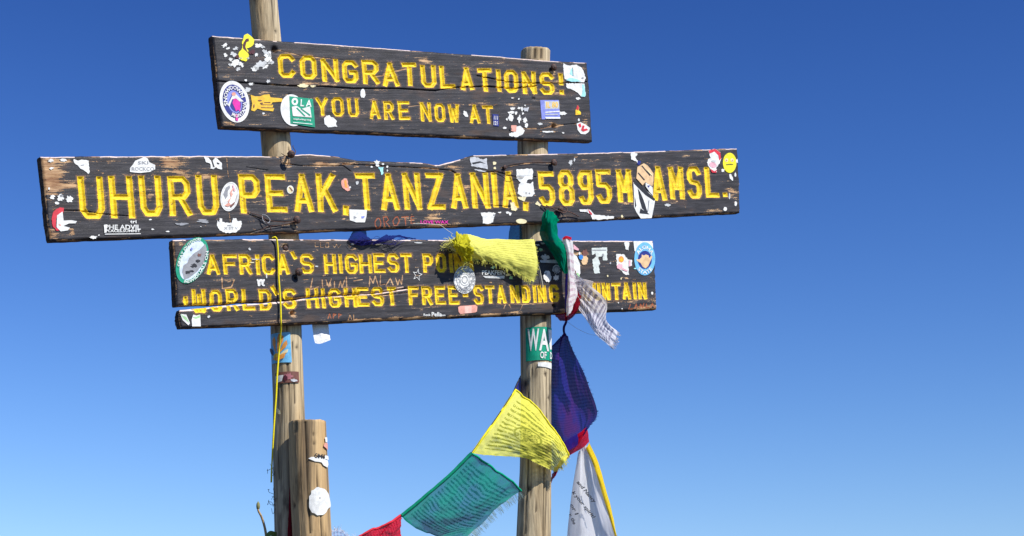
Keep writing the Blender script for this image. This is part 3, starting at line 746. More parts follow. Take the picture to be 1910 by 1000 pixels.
ROOT = empty('summit_sign', P(760, 900, -.1)); ROOT.location.z = 0
tag(ROOT, 'weathered wooden summit sign of three dark boards with yellow carved lettering on two poles', 'sign')
T = .032
LP = Post([(484, -240, 26), (491, 0, 26.5), (515, 270, 28), (530, 450, 28.5), (534, 640, 29), (538, 740, 29), (540, 850, 31), (546, 1010, 33)], -T - .05, 1,
          cracks=[(.35, 0, 90, .03, .003), (.15, 610, 800, .035, .004), (-.35, 690, 800, .02, .002), (.6, 0, 60, .02, .002), (0, 240, 300, .02, .002), (-.1, -100, 70, .025, .003), (.1, 625, 1000, .022, .004), (.5, 640, 760, .02, .003), (-.6, 600, 900, .03, .003), (.75, 0, 300, .02, .002)], knots=[(517, 65, .006, .004), (556, 652, .005, .003), (541, 283, .006, .003)])
RP = Post([(999, 97, 28), (995, 200, 28.5), (993.5, 275, 28.5), (996, 430, 27), (999, 600, 29), (999.5, 720, 28), (999, 880, 29), (995, 1010, 32)], -T - .05, 5,
          cracks=[(.62, 870, 1010, .06, .008), (.1, 900, 960, .035, .004), (.25, 700, 840, .018, .002), (-.3, 690, 1000, .018, .002), (.0, 97, 120, .1, .003), (.45, 97, 120, .1, .003), (-.05, 690, 860, .02, .003), (.4, 600, 900, .016, .003), (-.55, 620, 1000, .03, .004), (.8, 700, 1000, .03, .004)],
          knots=[(1017, 702, .006, .006), (979, 718, .011, .004), (1016, 598, .012, .003), (1023, 745, .006, .003), (985, 915, .008, .005)])
LP.build('post', POST_A, ROOT, 'tall pale pole that rises past the top board')
RP.build('post', POST_A, ROOT, 'shorter pole ending just above the top board')

SP = Post([(573, 789, 35), (577, 900, 36.5), (583, 1010, 37)], -T + .085, 9, cracks=[(-.02, 789, 1000, .03, .006), (-.55, 789, 812, .05, .006), (.55, 870, 940, .03, .006), (.62, 960, 1010, .03, .005), (.9, 900, 960, .02, .004)], top_tilt=.03,
          knots=[(588, 815, .005, .003), (589, 832, .005, .003), (551, 945, .007, .004)])
spo = SP.build('wooden_post', POST_B, None)
tag(spo, 'short sawn-off tan post with torn white stickers standing in front of the sign pole', 'post')

# ------------------------------------------------------------------ the three boards
TB = Board('top', [(396, 66), (500, 74), (640, 84), (800, 96), (930, 105), (1010, 112), (1096, 117)],
           [(414, 238), (520, 242), (700, 249), (900, 257), (1106, 264)],
           [(415, 238), (410, 200), (406, 160), (404, 140), (397, 66)], [(1106, 264), (1103, 215), (1100, 165), (1096, 117)], T, 0, 11)
MB = Board('mid', [(76, 292), (200, 291), (400, 290.5), (525, 291), (545, 288.5), (577, 287.5), (620, 290), (637, 293), (668, 299), (700, 300.5), (760, 302), (785, 302.5), (812, 307), (820, 307), (840, 302), (865, 295), (882, 289), (935, 288.5), (965, 287.5),
           (1060, 286), (1175, 283), (1270, 280), (1376, 276.5)],
           [(94, 450), (250, 444), (440, 437.5), (600, 431), (760, 424.5), (900, 420), (1060, 413), (1220, 405), (1381, 397)],
           [(95, 450), (90, 420), (84, 360), (77, 292)], [(1381, 397), (1380, 340), (1376, 276)], T, 0, 21)
CRK = [(330, 573), (360, 571), (400, 569), (450, 566), (500, 563.5), (560, 557), (620, 552), (660, 551)]
LB = Board('low', [(322, 447), (450, 446), (600, 446), (800, 447), (1000, 448.5), (1219, 449)],
           [(329, 571), (360, 569), (400, 568), (450, 564), (500, 562.5), (560, 555.5), (620, 550), (660, 548), (700, 546), (740, 540.5), (790, 534.6), (900, 530.8), (1010, 529.2), (1100, 525.3), (1226, 520.3)],
           [(330, 571), (328, 520), (323, 447)], [(1224, 521), (1222, 480), (1219, 449)], T, 0, 31)
# lower plank of the same split board: same frame, own outline
LB2 = Board('low2', [(335, 577), (360, 576), (400, 571.5), (450, 567), (500, 564.5), (560, 558), (620, 552), (660, 549.6), (700, 547.4), (740, 541), (790, 534.8), (900, 530.9), (1010, 529.3), (1100, 525.4), (1226, 520.4)],
            [(337, 611.5), (500, 606.5), (640, 601), (760, 596), (900, 590), (1060, 584), (1226, 577)],
            [(338, 611.5), (334, 595), (336, 577)], [(1226, 577), (1225, 550), (1224, 521)], T, 0, 41)
LB2.M = LB.M; LB2.Mi = LB.Mi; LB2.d, LB2.v = LB.d, LB.v

def sc_(pts, w_=.0016, wr=1.0, red=0.): return (pts, w_, wr, red)
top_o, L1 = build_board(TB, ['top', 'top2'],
    cracks=[([(392, 150), (420, 152), (480, 156), (540, 160), (600, 161), (660, 165), (740, 165), (812, 169), (850, 163), (905, 161), (960, 165), (1000, 160)], .0016, .010, .16),
            ([(890, 141), (925, 148), (950, 153), (1000, 155), (1050, 155), (1100, 152)], .0013, .009, .25),
            ([(1033, 235), (1060, 232), (1075, 231)], .0014, .003, .6), ([(970, 240), (1010, 240), (1033, 235)], .0013, .002, .5),
            ([(512, 92), (513, 93)], .008, .018, .3), ([(1033, 235), (1034, 235.5)], .006, .018, .5), ([(995, 184), (996, 184)], .005, .005, .1), ([(540, 178), (541, 178)], .004, .010, .2),
            ([(512, 92), (560, 104), (640, 112)], .001, .0015, .45)],
    scratch_lit=[sc_([(715, 138), (760, 128), (775, 124)], .0022), sc_([(690, 143), (730, 140)], .0018), sc_([(762, 199), (783, 196)], .001, .8), sc_([(1008, 245), (1035, 246)], .0015)],
    wearspots=[(440, 139, 60, 4, .25), (590, 156, 60, 4, .3), (793, 112, 12, 9, .35), (900, 115, 30, 6, .12), (830, 140, 15, 7, .2), (1090, 225, 8, 12, .35), (930, 220, 10, 10, .3), (500, 175, 25, 5, .2), (700, 170, 60, 5, .2), (935, 190, 40, 6, .1), (1088, 128, 8, 6, .3), (1030, 135, 6, 8, .3), (620, 128, 60, 4, .15), (560, 215, 60, 5, .18), (780, 240, 80, 4, .2), (660, 95, 80, 4, .25), (470, 232, 30, 5, .25), (425, 232, 12, 6, .35), (980, 195, 40, 5, .15), (930, 262, 80, 3, .35), (480, 103, 18, 6, .15)],
    label='top board, cracked along its middle')
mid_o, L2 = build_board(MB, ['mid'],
    cracks=[([(528, 305), (560, 309), (600, 309), (640, 309), (655, 320)], .0012, .004, .35), ([(640, 306), (740, 311), (800, 314), (842, 318)], .0012, .005, .45), ([(842, 318), (850, 323)], .002, .006, .1),
            ([(900, 322), (925, 320), (960, 330), (1000, 330)], .0014, .005, .25), ([(935, 313), (980, 305), (1030, 304)], .0012, .003, .5),
            ([(470, 402), (500, 413), (545, 414)], .0014, .004, .2), ([(468, 434), (500, 425), (545, 418)], .0015, .003, .25), ([(100, 392), (150, 393), (200, 400), (240, 403)], .0012, .005, .3),
            ([(880, 380), (960, 386)], .001, .004, .1), ([(460, 312), (500, 318)], .001, .003, .2)],
    scratch_lit=[sc_([(704, 407), (700, 413), (700, 420), (704, 425), (709, 424), (711, 415), (708, 407), (704, 407)], .0018, .8, 1), sc_([(718, 424), (715, 405), (722, 404), (725, 410), (720, 414), (727, 422)], .0018, .8, 1),
             sc_([(738, 405), (733, 412), (735, 420), (741, 420), (745, 412), (742, 404), (738, 405)], .0018, .8, 1), sc_([(750, 405), (762, 404)], .0018, .8, 1), sc_([(756, 404), (757, 420)], .0018, .8, 1), sc_([(772, 404), (767, 403), (767, 417), (774, 416)], .0016, .7, 1), sc_([(767, 410), (772, 410)], .0016, .7, 1),
             sc_([(423, 294), (425, 320), (427, 332)], .0013, .5), sc_([(427, 394), (430, 415)], .0011, .6)],
    wearspots=[(100, 330, 24, 26, .55), (96, 355, 12, 40, .35), (125, 348, 30, 10, .45), (130, 300, 40, 6, .4), (90, 310, 10, 25, .35), (200, 302, 24, 6, .32), (318, 303, 28, 10, .72), (335, 320, 26, 5, .45), (360, 328, 60, 4, .38), (400, 332, 20, 5, .35),
               (280, 365, 8, 14, .35), (280, 330, 30, 30, .14), (100, 436, 14, 12, .42), (135, 432, 6, 8, .4), (480, 362, 16, 7, .32), (455, 330, 30, 8, .12), (640, 305, 70, 3, .42), (600, 303, 12, 5, .4), (845, 312, 20, 6, .35), (575, 355, 12, 12, .25), (795, 352, 10, 9, .35),
               (805, 405, 12, 8, .40), (760, 412, 30, 8, .12), (870, 350, 12, 12, .22), (830, 395, 18, 5, .25), (1165, 375, 25, 16, .22), (1150, 395, 30, 6, .25), (1240, 340, 40, 25, .16), (1365, 355, 14, 12, .30), (1375, 400, 30, 5, .25), (1180, 300, 60, 6, .1), (1320, 395, 30, 6, .28), (820, 418, 50, 4, .3), (160, 415, 40, 8, .12), (465, 378, 20, 6, .2), (536, 303, 7, 12, .3), (548, 425, 7, 10, .3), (700, 350, 10, 20, .15), (950, 350, 30, 8, .16), (1020, 350, 40, 6, .14), (1120, 300, 60, 5, .18), (560, 380, 40, 5, .18), (240, 375, 60, 8, .15)],
    label='long middle board')
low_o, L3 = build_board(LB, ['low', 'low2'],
    cracks=[([(330, 571.5), (400, 568.5), (450, 565), (500, 563.5), (560, 556.5), (620, 551), (660, 549)], .0013, .005, .55), ([(690, 549), (740, 543), (770, 538)], .0012, .004, .5),
            ([(532, 461), (533, 461)], .006, .02, .3), ([(551, 519), (552, 519)], .004, .01, .2)],
    scratch_lit=[sc_([(664, 548), (700, 544), (740, 537), (752, 535)], .0022, 1., -.4), sc_([(583, 519), (579, 540), (594, 535)], .0016), sc_([(601, 521), (602, 536)], .0016), sc_([(608, 521), (613, 535), (618, 520)], .0014), sc_([(624, 524), (624, 536)], .0014), sc_([(632, 536), (635, 524), (638, 536), (643, 522)], .0014), sc_([(646, 516), (647, 538)], .0016), sc_([(566, 522), (575, 521)], .0013),
             sc_([(689, 534), (690, 516), (696, 528), (700, 515), (706, 534)], .0016), sc_([(710, 514), (709, 532), (718, 530)], .0014), sc_([(720, 532), (728, 519), (733, 531)], .0015), sc_([(738, 519), (742, 531), (745, 521), (749, 530), (751, 514)], .0015), sc_([(660, 524), (676, 521)], .0013),
             sc_([(414, 518), (415, 538), (432, 535), (437, 522)], .0014, .9), sc_([(425, 526), (430, 524)], .0012), sc_([(386, 505), (382, 510)], .0012), sc_([(588, 451), (588, 460), (594, 460)], .0011, .7), sc_([(598, 452), (598, 461), (604, 461)], .0011, .7), sc_([(598, 456), (603, 456)], .0011, .7), sc_([(608, 453), (607, 461), (613, 461), (613, 453), (608, 453)], .0011, .7),
             sc_([(620, 455), (624, 462), (628, 455), (631, 462), (636, 456)], .001, .6), sc_([(650, 455), (652, 462), (658, 457)], .001, .6)],
    wearspots=[(324, 470, 5, 30, .4), (335, 452, 8, 8, .3), (470, 450, 16, 3, .4), (355, 537, 10, 4, .2), (720, 460, 60, 5, .12), (800, 512, 40, 3, .15), (1080, 470, 20, 10, .1), (1218, 540, 8, 30, .25)],
    joined=('bot', 830), label='upper plank of the split bottom board')
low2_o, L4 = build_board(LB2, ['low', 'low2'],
    cracks=[([(545, 584), (546, 584)], .005, .02, .6), ([(1033, 570), (1034, 570)], .005, .015, .3), ([(640, 551), (700, 552), (760, 546)], .0014, .004, .4)],
    scratch_lit=[sc_([(330, 579), (360, 578), (400, 573), (450, 568.5), (500, 566), (530, 562.5)], .0032, 1.1, -1), sc_([(530, 562.5), (560, 559.5), (620, 553.5), (660, 550.8), (700, 548.4), (740, 542.5)], .0022, 1.0, -.8), sc_([(1176, 568), (1173, 576), (1180, 576)], .0016, .8, 1), sc_([(1184, 575), (1187, 567), (1190, 575)], .0016, .8, 1), sc_([(1194, 575), (1195, 567), (1199, 574), (1201, 566)], .0016, .8, 1), sc_([(1206, 567), (1205, 574), (1211, 574)], .0016, .8, 1), sc_([(1214, 573), (1217, 566), (1221, 573)], .0016, .8, 1),  # leading lines along the split paint the lit plank edge as bare wood
             sc_([(612, 594), (615, 585), (618, 594)], .0012, .8, 1), sc_([(622, 594), (622, 585), (627, 586), (622, 590)], .0012, .8, 1), sc_([(632, 594), (632, 585), (637, 587), (632, 590)], .0012, .8, 1), sc_([(650, 596), (653, 587), (656, 595)], .0012, .8), sc_([(660, 587), (660, 596), (666, 595)], .0012, .8),
             sc_([(940, 575), (943, 568)], .0014, .7), sc_([(950, 568), (953, 574)], .0014, .7), sc_([(971, 577), (975, 568)], .0014, .8)],
    wearspots=[(345, 603, 20, 5, .25), (500, 600, 60, 4, .2), (540, 590, 25, 8, .18), (680, 597, 50, 4, .4), (770, 592, 60, 3, .3), (910, 586, 70, 3, .4), (1000, 566, 60, 2, .4), (1195, 560, 40, 12, .22), (1200, 574, 26, 6, .35), (1150, 562, 40, 3, .35), (1060, 580, 50, 3, .3), (640, 590, 50, 8, .15)],
    joined=('top', 830), label='narrow lower plank of the split bottom board')
emit_letters(top_o, L1); emit_letters(mid_o, L2); emit_letters(low_o, L3); emit_letters(low2_o, L4)
# ------------------------------------------------------------------ stickers on the top board
B, o = TB, top_o
sticker(o, B, [(ell(437, 190, 27, 39.5, -14), WHITE), (ell(437, 189.5, 21.5, 32, -14), NAVY), (ell(437, 190, 13.5, 21.5, -14), LILAC), (ell(438, 193, 10.5, 16, -14), NAVY),
    (rag(441, 194, 8, 17, 3, .35, 12, -14), MAG), ([(424, 196), (433, 178), (439, 176), (449, 186), (454, 190), (446, 190), (439, 184), (432, 186), (427, 200)], WHITE), (ell(435, 176, 4, 3.4), SALMON), ([(437, 214), (443, 214), (443, 226), (439, 225)], MAG),
    txt('SNOWDOWN', 437, 190, 0, 7.4, WHITE, arc=(17.2, 26.5, 172, 352, -14)), txt('MONTANA', 437, 190, 0, 7.4, WHITE, arc=(17.6, 27, 128, 10, -14))],
    label='oval white sticker with a blue ring and a magenta figure')
hand = [(467, 177), (475, 180), (484, 180), (492, 177), (502, 176), (504, 182), (526, 184), (527, 190), (508, 191), (505, 195), (509, 196), (508, 201), (511, 202), (509, 208), (502, 207), (490, 206), (480, 203), (474, 208), (468, 206), (470, 194)]
sticker(o, B, [(hand, GOLD), ([(486, 195), (507, 195.5), (507, 196.7), (486, 196.2)], BROWN), ([(486, 200.5), (509, 201), (509, 202.2), (486, 201.6)], BROWN), (ell(484, 188, 4, 1.3), BROWN), ([(492, 191), (504, 191), (504, 192), (492, 192)], BROWN), (ell(473, 198, 1, 3.5), BROWN), (ell(487, 193, 3, 1.), BROWN)], 'pointing_hand', 'yellow pointing hand')
sticker(o, B, [([(455, 66), (461, 63), (468, 68), (474, 74), (472, 84), (467, 88), (460, 90), (463, 96), (464, 108), (458, 115), (449, 112), (443, 104), (446, 97), (450, 93), (452, 84), (451, 78)], YELLOW),
    ([(458, 73), (463, 72), (464, 77), (459, 79), (457, 88), (461, 97), (470, 95), (468, 102), (462, 99), (453, 91), (452, 84), (455, 78)], MAROON), (rag(442, 106, 4, 4, 5, .3, 8), MAROON), (rag(471, 97, 4, 5, 6, .3, 8), MAROON)], label='torn yellow sticker curling over the top edge')
R_ = random.Random(4)
scraps(o, B, [(470 + dx, 99 + dy, rx, ry, WHITE if R_.random() < .7 else RESID, .7, R_.uniform(-30, 30)) for dx, dy, rx, ry in
    [(-52, -14, 7, 4), (-45, -9, 5, 3), (-50, 4, 4, 4), (-34, 3, 9, 5), (-31, -8, 6, 4), (-40, 12, 5, 4), (-33, 20, 11, 8), (-20, 22, 7, 5), (-42, 22, 5, 3), (-26, 30, 6, 4), (12, -14, 10, 5), (20, -11, 5, 3), (14, 22, 16, 9), (4, 30, 9, 5), (24, 26, 8, 4), (30, 10, 8, 12), (25, -2, 7, 5), (32, 2, 4, 8), (34, 18, 7, 5), (-8, 10, 4, 3), (-22, 10, 4, 3), (8, 4, 4, 4)]] +
    [(458, 150, 3, 2.5), (468, 157, 7, 3), (461, 168, 8, 5, RESID, .7), (500, 152, 5, 4, RESID, .8), (565, 160, 11, 4, CREAM, .4), (583, 161, 6, 2.5, CREAM, .5), (491, 212, 3, 2), (676.5, 175, 5, 9, WHITE, .3), (868, 213, 4, 7, WHITE, .3, -30)])
sticker(o, B, [(ell(545, 206, 22, 30, -10), WHITE), (ell(545, 206, 22, 30, -10), WHITE)], label='round white sticker half under the green one')
sticker(o, B, [([(539, 180), (583, 185), (587, 238), (541, 231)], GREEN), (ell(549, 190, 6, 7), WHITE), (ell(549, 190, 2.6, 3), GREEN), txt('L A', 570, 193, 21, 13, WHITE, 4),
    ([(543, 200), (552, 198), (560, 204), (577, 199), (580, 220), (545, 217)], WHITE), ([(551, 203), (553, 201), (569, 217), (566, 218)], GREEN), ([(559, 204), (561, 203), (578, 215), (576, 217)], GREEN), txt('exploring.org', 562, 224, 33, 4, WHITE, 4), ([(545, 228.5), (581, 232), (581, 233.2), (545, 229.7)], WHITE)],
    label='green rectangular sticker with white letters', z=ZS + .0012)
sticker(o, B, [([(605, 232), (604, 222), (608, 216), (614, 215), (617, 219), (622, 220), (628, 227), (626, 230), (629, 236), (612, 238)], WHITE)], 'sticker_scrap')
sticker(o, B, [([(918, 213), (929, 214), (930, 236), (920, 235)], NAVY), txt('111\n121', 924, 225, 7, 17, WHITE, 4)], label='small navy sticker with white marks')
scraps(o, B, [(956, 203, 6, 3), (968, 202, 4, 3), (953, 210, 7, 3), (952, 220, 6, 8), (962, 211, 4, 4), (981, 204, 7, 5, LGREY), (975, 212, 3, 3), (968, 222, 4, 9, WHITE, .7), (979, 224, 5, 6), (981, 234, 4, 5), (941, 239, 4, 2.5), (955, 183, 3, 1.5), (967, 185, 2, 2), (979, 197, 2, 2), (973, 204, 2, 5), (945, 223, 2, 3)])
sticker(o, B, [([(950, 254), (949, 249), (958, 247), (963, 236), (970, 235), (978, 243), (974, 251), (964, 256)], WHITE), ([(952, 244), (953, 234), (963, 234), (962, 246), (957, 246)], SALMON), (ell(951.5, 241, 2, 3), BLACK)], label='torn white sticker with a pink corner')
sticker(o, B, [([(1007, 187), (1042, 187), (1044, 222), (1010, 223)], LILAC), ([(1015, 189), (1042, 189), (1043, 203), (1016, 204)], LGREY), txt('IL 80', 1029, 196, 22, 11, GOLD), ([(1016, 209), (1043, 207), (1044, 209), (1016, 211)], WHITE), ([(1016, 213), (1040, 213), (1040, 215), (1016, 215)], LGREY), ([(1016, 219), (1044, 219), (1044, 222), (1017, 222)], WHITE)],
    label='square lilac sticker with gold figures')
sticker(o, B, [([(1042, 209), (1052, 208), (1057, 212), (1053, 215), (1043, 214)], WHITE)], 'sticker_scrap')
sticker(o, B, [([(1050, 118), (1055, 121), (1063, 123), (1075, 121), (1085, 127), (1089, 137), (1092, 147), (1088, 154), (1078, 153), (1063, 152), (1053, 148), (1051, 135)], WHITE), ([(1065, 128), (1067.5, 128), (1068.5, 139), (1071, 142), (1067, 142), (1062, 138)], CYAN), ([(1055, 150), (1062, 145), (1075, 148), (1084, 152), (1066, 153)], CYAN), (rag(1086, 146, 3, 2, 3), GREY), ([(1067, 126), (1068, 126), (1069, 142), (1067.5, 142)], GREY)],
    label='torn round white sticker in the upper right corner')
sticker(o, B, [([(1055, 156), (1089, 156), (1092, 178), (1090, 181), (1083, 180), (1078, 174), (1070, 169), (1057, 164)], WHITE), ([(1085, 158), (1089, 158), (1092, 178), (1090, 181), (1083, 180), (1086, 172)], CYAN)], label='torn white sticker with a pale blue edge')
scraps(o, B, [(1078, 184, 5, 3), (1079, 224, 2, 3.5), (1007, 231, 6, 3, RESID), (1021, 246, 13, 2), (1050, 248, 3, 1.5)])
sticker(o, B, [([(1073, 213), (1073, 206), (1077, 196), (1080, 201), (1079, 206), (1083, 210), (1083, 214), (1073, 215)], GOLD), ([(1073.5, 204), (1077, 196), (1079.5, 201), (1078, 206)], RED), (ell(1079, 210, 3, 2.5), YELLOW)], label='small red and yellow flame sticker')
sticker(o, B, [([(1075, 231), (1082, 228), (1092, 233), (1100, 239), (1098, 246), (1091, 251), (1083, 250), (1077, 243)], WHITE), ([(1077, 233), (1082, 230), (1084, 236), (1081, 239)], RED), ([(1086, 234), (1090, 235), (1088, 241), (1094, 240), (1096, 243), (1087, 246), (1083, 243)], RED)], label='small white sticker with red marks')

# ------------------------------------------------------------------ middle board
B, o = MB, mid_o
scraps(o, B, [(94, 300, 6, 4), (117, 299, 8, 3), (96, 314, 5, 3), (91, 352, 2, 3), (97, 368, 6, 5), (113, 369, 7, 8, WHITE, .6), (129, 372, 8, 8), (106, 379, 5, 3), (114, 366, 4, 3, GREY), (173, 443, 9, 4), (184, 439, 2, 1.5), (284, 428, 4, 2), (313, 432, 5, 1.5), (374, 423, 2, 1), (280, 410, 3, 1.5),
    (338, 418, 14, 3, GREY, .6), (378, 413, 13, 5, GREY, .6), (543, 289, 5, 3, CREAM)])
sticker(o, B, [([(137, 297), (146, 300), (152, 298), (165, 300), (165, 309), (167, 320), (164, 325), (156, 318), (148, 313), (144, 308), (138, 304)], WHITE), ([(150, 308), (157, 307), (156, 309), (151, 310)], GREY)], label='white shield shaped scrap')
sticker(o, B, [([(242, 321), (242, 314), (247, 308), (252, 300), (262, 296), (268, 293), (275, 296), (278, 303), (289, 308), (289, 316), (279, 321), (262, 323), (250, 322)], WHITE), txt('ROCKCO', 266, 315.5, 42, 7, GREY, 0), txt('SKI', 266, 304, 20, 6, GREY)], label='white mountain shaped sticker with lettering')
sticker(o, B, [([(380, 293), (388, 294), (395, 302), (402, 294), (410, 302), (413, 304), (414, 316), (407, 315), (403, 312), (398, 316), (392, 315), (392, 306), (384, 303)], WHITE), ([(392, 296), (396, 300), (400, 312), (397, 312)], BLACK), ([(404, 303), (409, 305), (408, 307), (404, 306)], BLACK)], label='white scrap shaped like a bird')
sticker(o, B, [([(96, 408), (98, 398), (104, 391), (111, 387), (119, 388), (118, 396), (108, 400), (104, 410), (104, 425), (112, 430), (104, 430), (98, 422)], RED), ([(106, 402), (116, 395), (117, 402), (118, 412), (133, 411), (143, 413), (140, 417), (128, 417), (118, 422), (130, 425), (126, 430), (113, 432), (105, 424)], WHITE), ([(109, 418), (114, 420), (112, 422), (109, 421)], SALMON)], label='torn red and white round sticker')
sticker(o, B, [txt('PHE ADVIL', 229, 424, 66, 9, WHITE), txt('PLACES.SUMMIT', 229, 431, 64, 5, WHITE), ([(195, 436.4), (262, 435.6), (262, 437), (195, 437.8)], WHITE), txt('tri', 248, 414, 12, 6, WHITE), ([(193, 420), (199, 419), (198, 434), (194, 435)], WHITE)], label='white lettering sticker cut to its letters', solid=False)
sticker(o, B, [(ell(428, 367, 17, 27.5, 9), WHITE), (ring(428, 367, 15.2, 25.5, .95, 9), RESID), ([(420, 372), (416, 362), (421, 350), (427, 346), (429, 350), (424, 357), (424, 366)], GREY), ([(428, 384), (438, 376), (442, 362), (440, 372), (436, 382), (430, 388)], BROWN),
    ([(424, 376), (430, 368), (428, 360), (434, 350), (436, 352), (431, 360), (434, 362), (426, 378)], SALMON), ([(418, 384), (426, 378), (430, 383), (424, 386)], SALMON), ([(432, 346), (434, 345), (438, 356), (436, 358)], PINK)], label='oval white sticker with a red line drawing')
sticker(o, B, [([(404, 419), (405, 411), (409, 415), (409, 407), (414, 408), (414, 414), (420, 416), (432, 416), (434, 407), (440, 407), (442, 412), (450, 413), (451, 418), (447, 428), (439, 434), (420, 435), (409, 430)], WHITE), txt('X ST V', 430, 426, 26, 5, GREY), ([(423, 420), (430, 420), (430, 422), (424, 422)], GREY)], label='white half-round sticker with torn top')
sticker(o, B, [(ell(541, 354, 6.3, 7.6), WHITE), (ell(541, 354, 5, 6.3), CREAM), ([(538, 350), (540, 349), (546, 356), (544, 358)], BROWN)], label='tiny round cream badge')
sticker(o, B, [([(636, 338), (641, 333), (647, 334), (649, 345), (653, 355), (648, 357), (640, 352), (637, 347)], SALMON), ([(641, 337), (645, 336), (648, 351), (643, 350)], ORANGE)], label='peeling terracotta scrap')
scraps(o, B, [(652, 350, 2.5, 3), (666, 341, 4, 4, RESID), (704, 309, 4, 4), (702, 303, 7, 5), (693, 311.5, 2.5, 2), (722, 311, 2.5, 3), (722, 318, 2, 3), (714, 306, 3, 2)])
sticker(o, B, [([(705, 312), (715, 312), (714, 325), (711, 327), (709, 320)], CYAN)], 'sticker_scrap')
sticker(o, B, [([(651, 391), (684, 392), (683, 404), (680, 415), (664, 415), (652, 411)], WHITE), ([(659, 403), (665, 406), (659, 409)], GREY), ([(673, 404), (680, 403), (678, 407), (674, 408)], LILAC)], label='white square sticker on the lower edge of the peak lettering')
sticker(o, B, [txt('LOVE WAX', 810, 414.5, 52, 6, MAG)], label='pink handwriting', solid=False)
sticker(o, B, [([(877, 294), (886, 293), (900, 298), (907, 295), (909, 316), (895, 313), (878, 310), (879, 306), (876, 299)], LGREY), ([(879, 304), (895, 301), (906, 306), (896, 304), (882, 307)], BLACK)], label='grey metallic scrap near the notched top edge')
sticker(o, B, [([(884, 316), (907, 319), (903, 321), (886, 318)], LGREY)], 'sticker_scrap')
scraps(o, B, [(922, 305, 4, 4, CREAM, .4), (922, 314, 3, 3, CREAM)])
sticker(o, B, [([(963, 316), (992, 315), (994, 320), (993, 334), (983, 336), (981, 341), (988, 343), (994, 339), (995, 352), (997, 362), (991, 367), (976, 368), (965, 362), (967, 345), (971, 341), (966, 336), (963, 333)], WHITE), ([(969, 326), (992, 328), (992, 329), (970, 327.5)], RESID), (ell(987, 361, 1.6, 1.6), GREY), ([(964, 327), (978, 328), (978, 329.5), (964, 328.8)], RESID)], label='tall torn white sticker over the comma')
sticker(o, B, [([(965, 368), (982, 367), (978, 376), (968, 372)], CREAM)], 'sticker_scrap')
sticker(o, B, [([(951, 378), (958, 377), (960, 384), (965, 390), (961, 394), (953, 392)], CREAM)], 'sticker_scrap')
sticker(o, B, [([(998, 380), (1002, 375), (1009, 382), (1006, 385), (999, 382)], CREAM)], 'sticker_scrap')
sticker(o, B, [([(896, 397), (906, 397), (913, 396), (924, 398), (921, 405), (919, 415), (908, 418), (900, 417), (900, 407)], WHITE), (ell(921, 401.5, 2, 1.5), GREY)], label='white torn scrap with a small notch')
scraps(o, B, [(932, 396.5, 4, 1.5), (946, 397, 4, 3), (951, 399, 3, 4, WHITE), (981, 360, 2, 3)])
sticker(o, B, [(ell(972, 413, 10, 4.5, 4), CREAM)], label='small cream oval sticker')
sticker(o, B, [([(1095, 390), (1101, 392), (1107, 400), (1120, 402), (1145, 404), (1144, 408), (1120, 410), (1104, 409), (1101, 400), (1095, 396)], WHITE), ([(1096, 390), (1104, 399), (1103, 402), (1098, 397)], RED), ([(1080, 391), (1094, 391), (1094, 396), (1081, 395)], WHITE)], label='white jagged torn strip with a red edge')
sticker(o, B, [([(1176, 285), (1188, 286), (1187, 291), (1184, 293), (1188, 299), (1192, 304), (1190, 307), (1186, 301), (1177, 298)], WHITE), ([(1189, 300), (1195, 301), (1193, 308), (1188, 307)], NAVY)], 'sticker_scrap')
sticker(o, B, [([(1181, 340), (1190, 345), (1213, 362), (1220, 372), (1221, 376), (1219, 388), (1215, 407), (1195, 408), (1187, 397), (1182, 386), (1182, 365)], WHITE), ([(1181, 336), (1188, 341), (1205, 356), (1222, 372), (1219, 375), (1203, 364), (1190, 351), (1182, 343)], BLACK), ([(1189, 352), (1193, 358), (1200, 374), (1208, 399), (1197, 389), (1192, 372)], BLACK), ([(1194, 389), (1211, 400), (1192, 398)], BLACK), ([(1183, 366), (1186, 384), (1184, 388)], BLACK), ([(1209, 374), (1210.5, 374), (1208, 395), (1207, 395)], GREY)],
    label='tall black and white faceted sticker')
sticker(o, B, [([(1200, 305), (1207, 309), (1212, 315), (1218, 324), (1218, 338), (1216, 348), (1208, 343), (1203, 340), (1198, 346), (1186, 333), (1188, 312)], TAN), ([(1195, 310), (1197, 309), (1212, 327), (1211, 329)], BLACK), ([(1189, 324), (1190, 322), (1202, 336), (1200, 337)], BLACK), ([(1203, 341), (1210, 345), (1216, 350), (1217, 366), (1210, 358), (1203, 348)], WHITE), ([(1206, 347), (1212, 346), (1208, 351)], NAVY), ([(1205, 318), (1206, 317), (1216, 327), (1215, 329)], CREAM)],
    label='tan striped sticker leaning on the black and white one', z=ZS + .001)
sticker(o, B, [([(1321, 281), (1332, 278), (1343, 284), (1344, 297), (1341, 306), (1335, 314), (1337, 321), (1328, 321), (1322, 312), (1318, 304), (1320, 298), (1325, 295)], WHITE), ([(1321, 281), (1333, 278), (1343, 285), (1344, 296), (1341, 300), (1339, 290), (1332, 283), (1323, 287)], RED), (ell(1329, 308, 7, 5, 20), PINK), ([(1324, 315), (1332, 320), (1336, 317), (1335, 323), (1327, 322)], RED), (ell(1330, 301, 4, 2), RESID)], label='torn red and white sticker left of the yellow face')
sticker(o, B, [(ell(1360.5, 304, 12.6, 18.7), YELLOW), (ell(1354.5, 299, 3, 3.2), CREAM), (ell(1365, 299, 3, 3.2), CREAM), ([(1353, 307), (1367, 306), (1367, 307.2), (1353, 308.2)], BLACK), (ell(1354.5, 299.5, 1.1, 1.2), ORANGE), (ell(1365, 299.5, 1.1, 1.2), ORANGE)], label='round yellow face sticker')
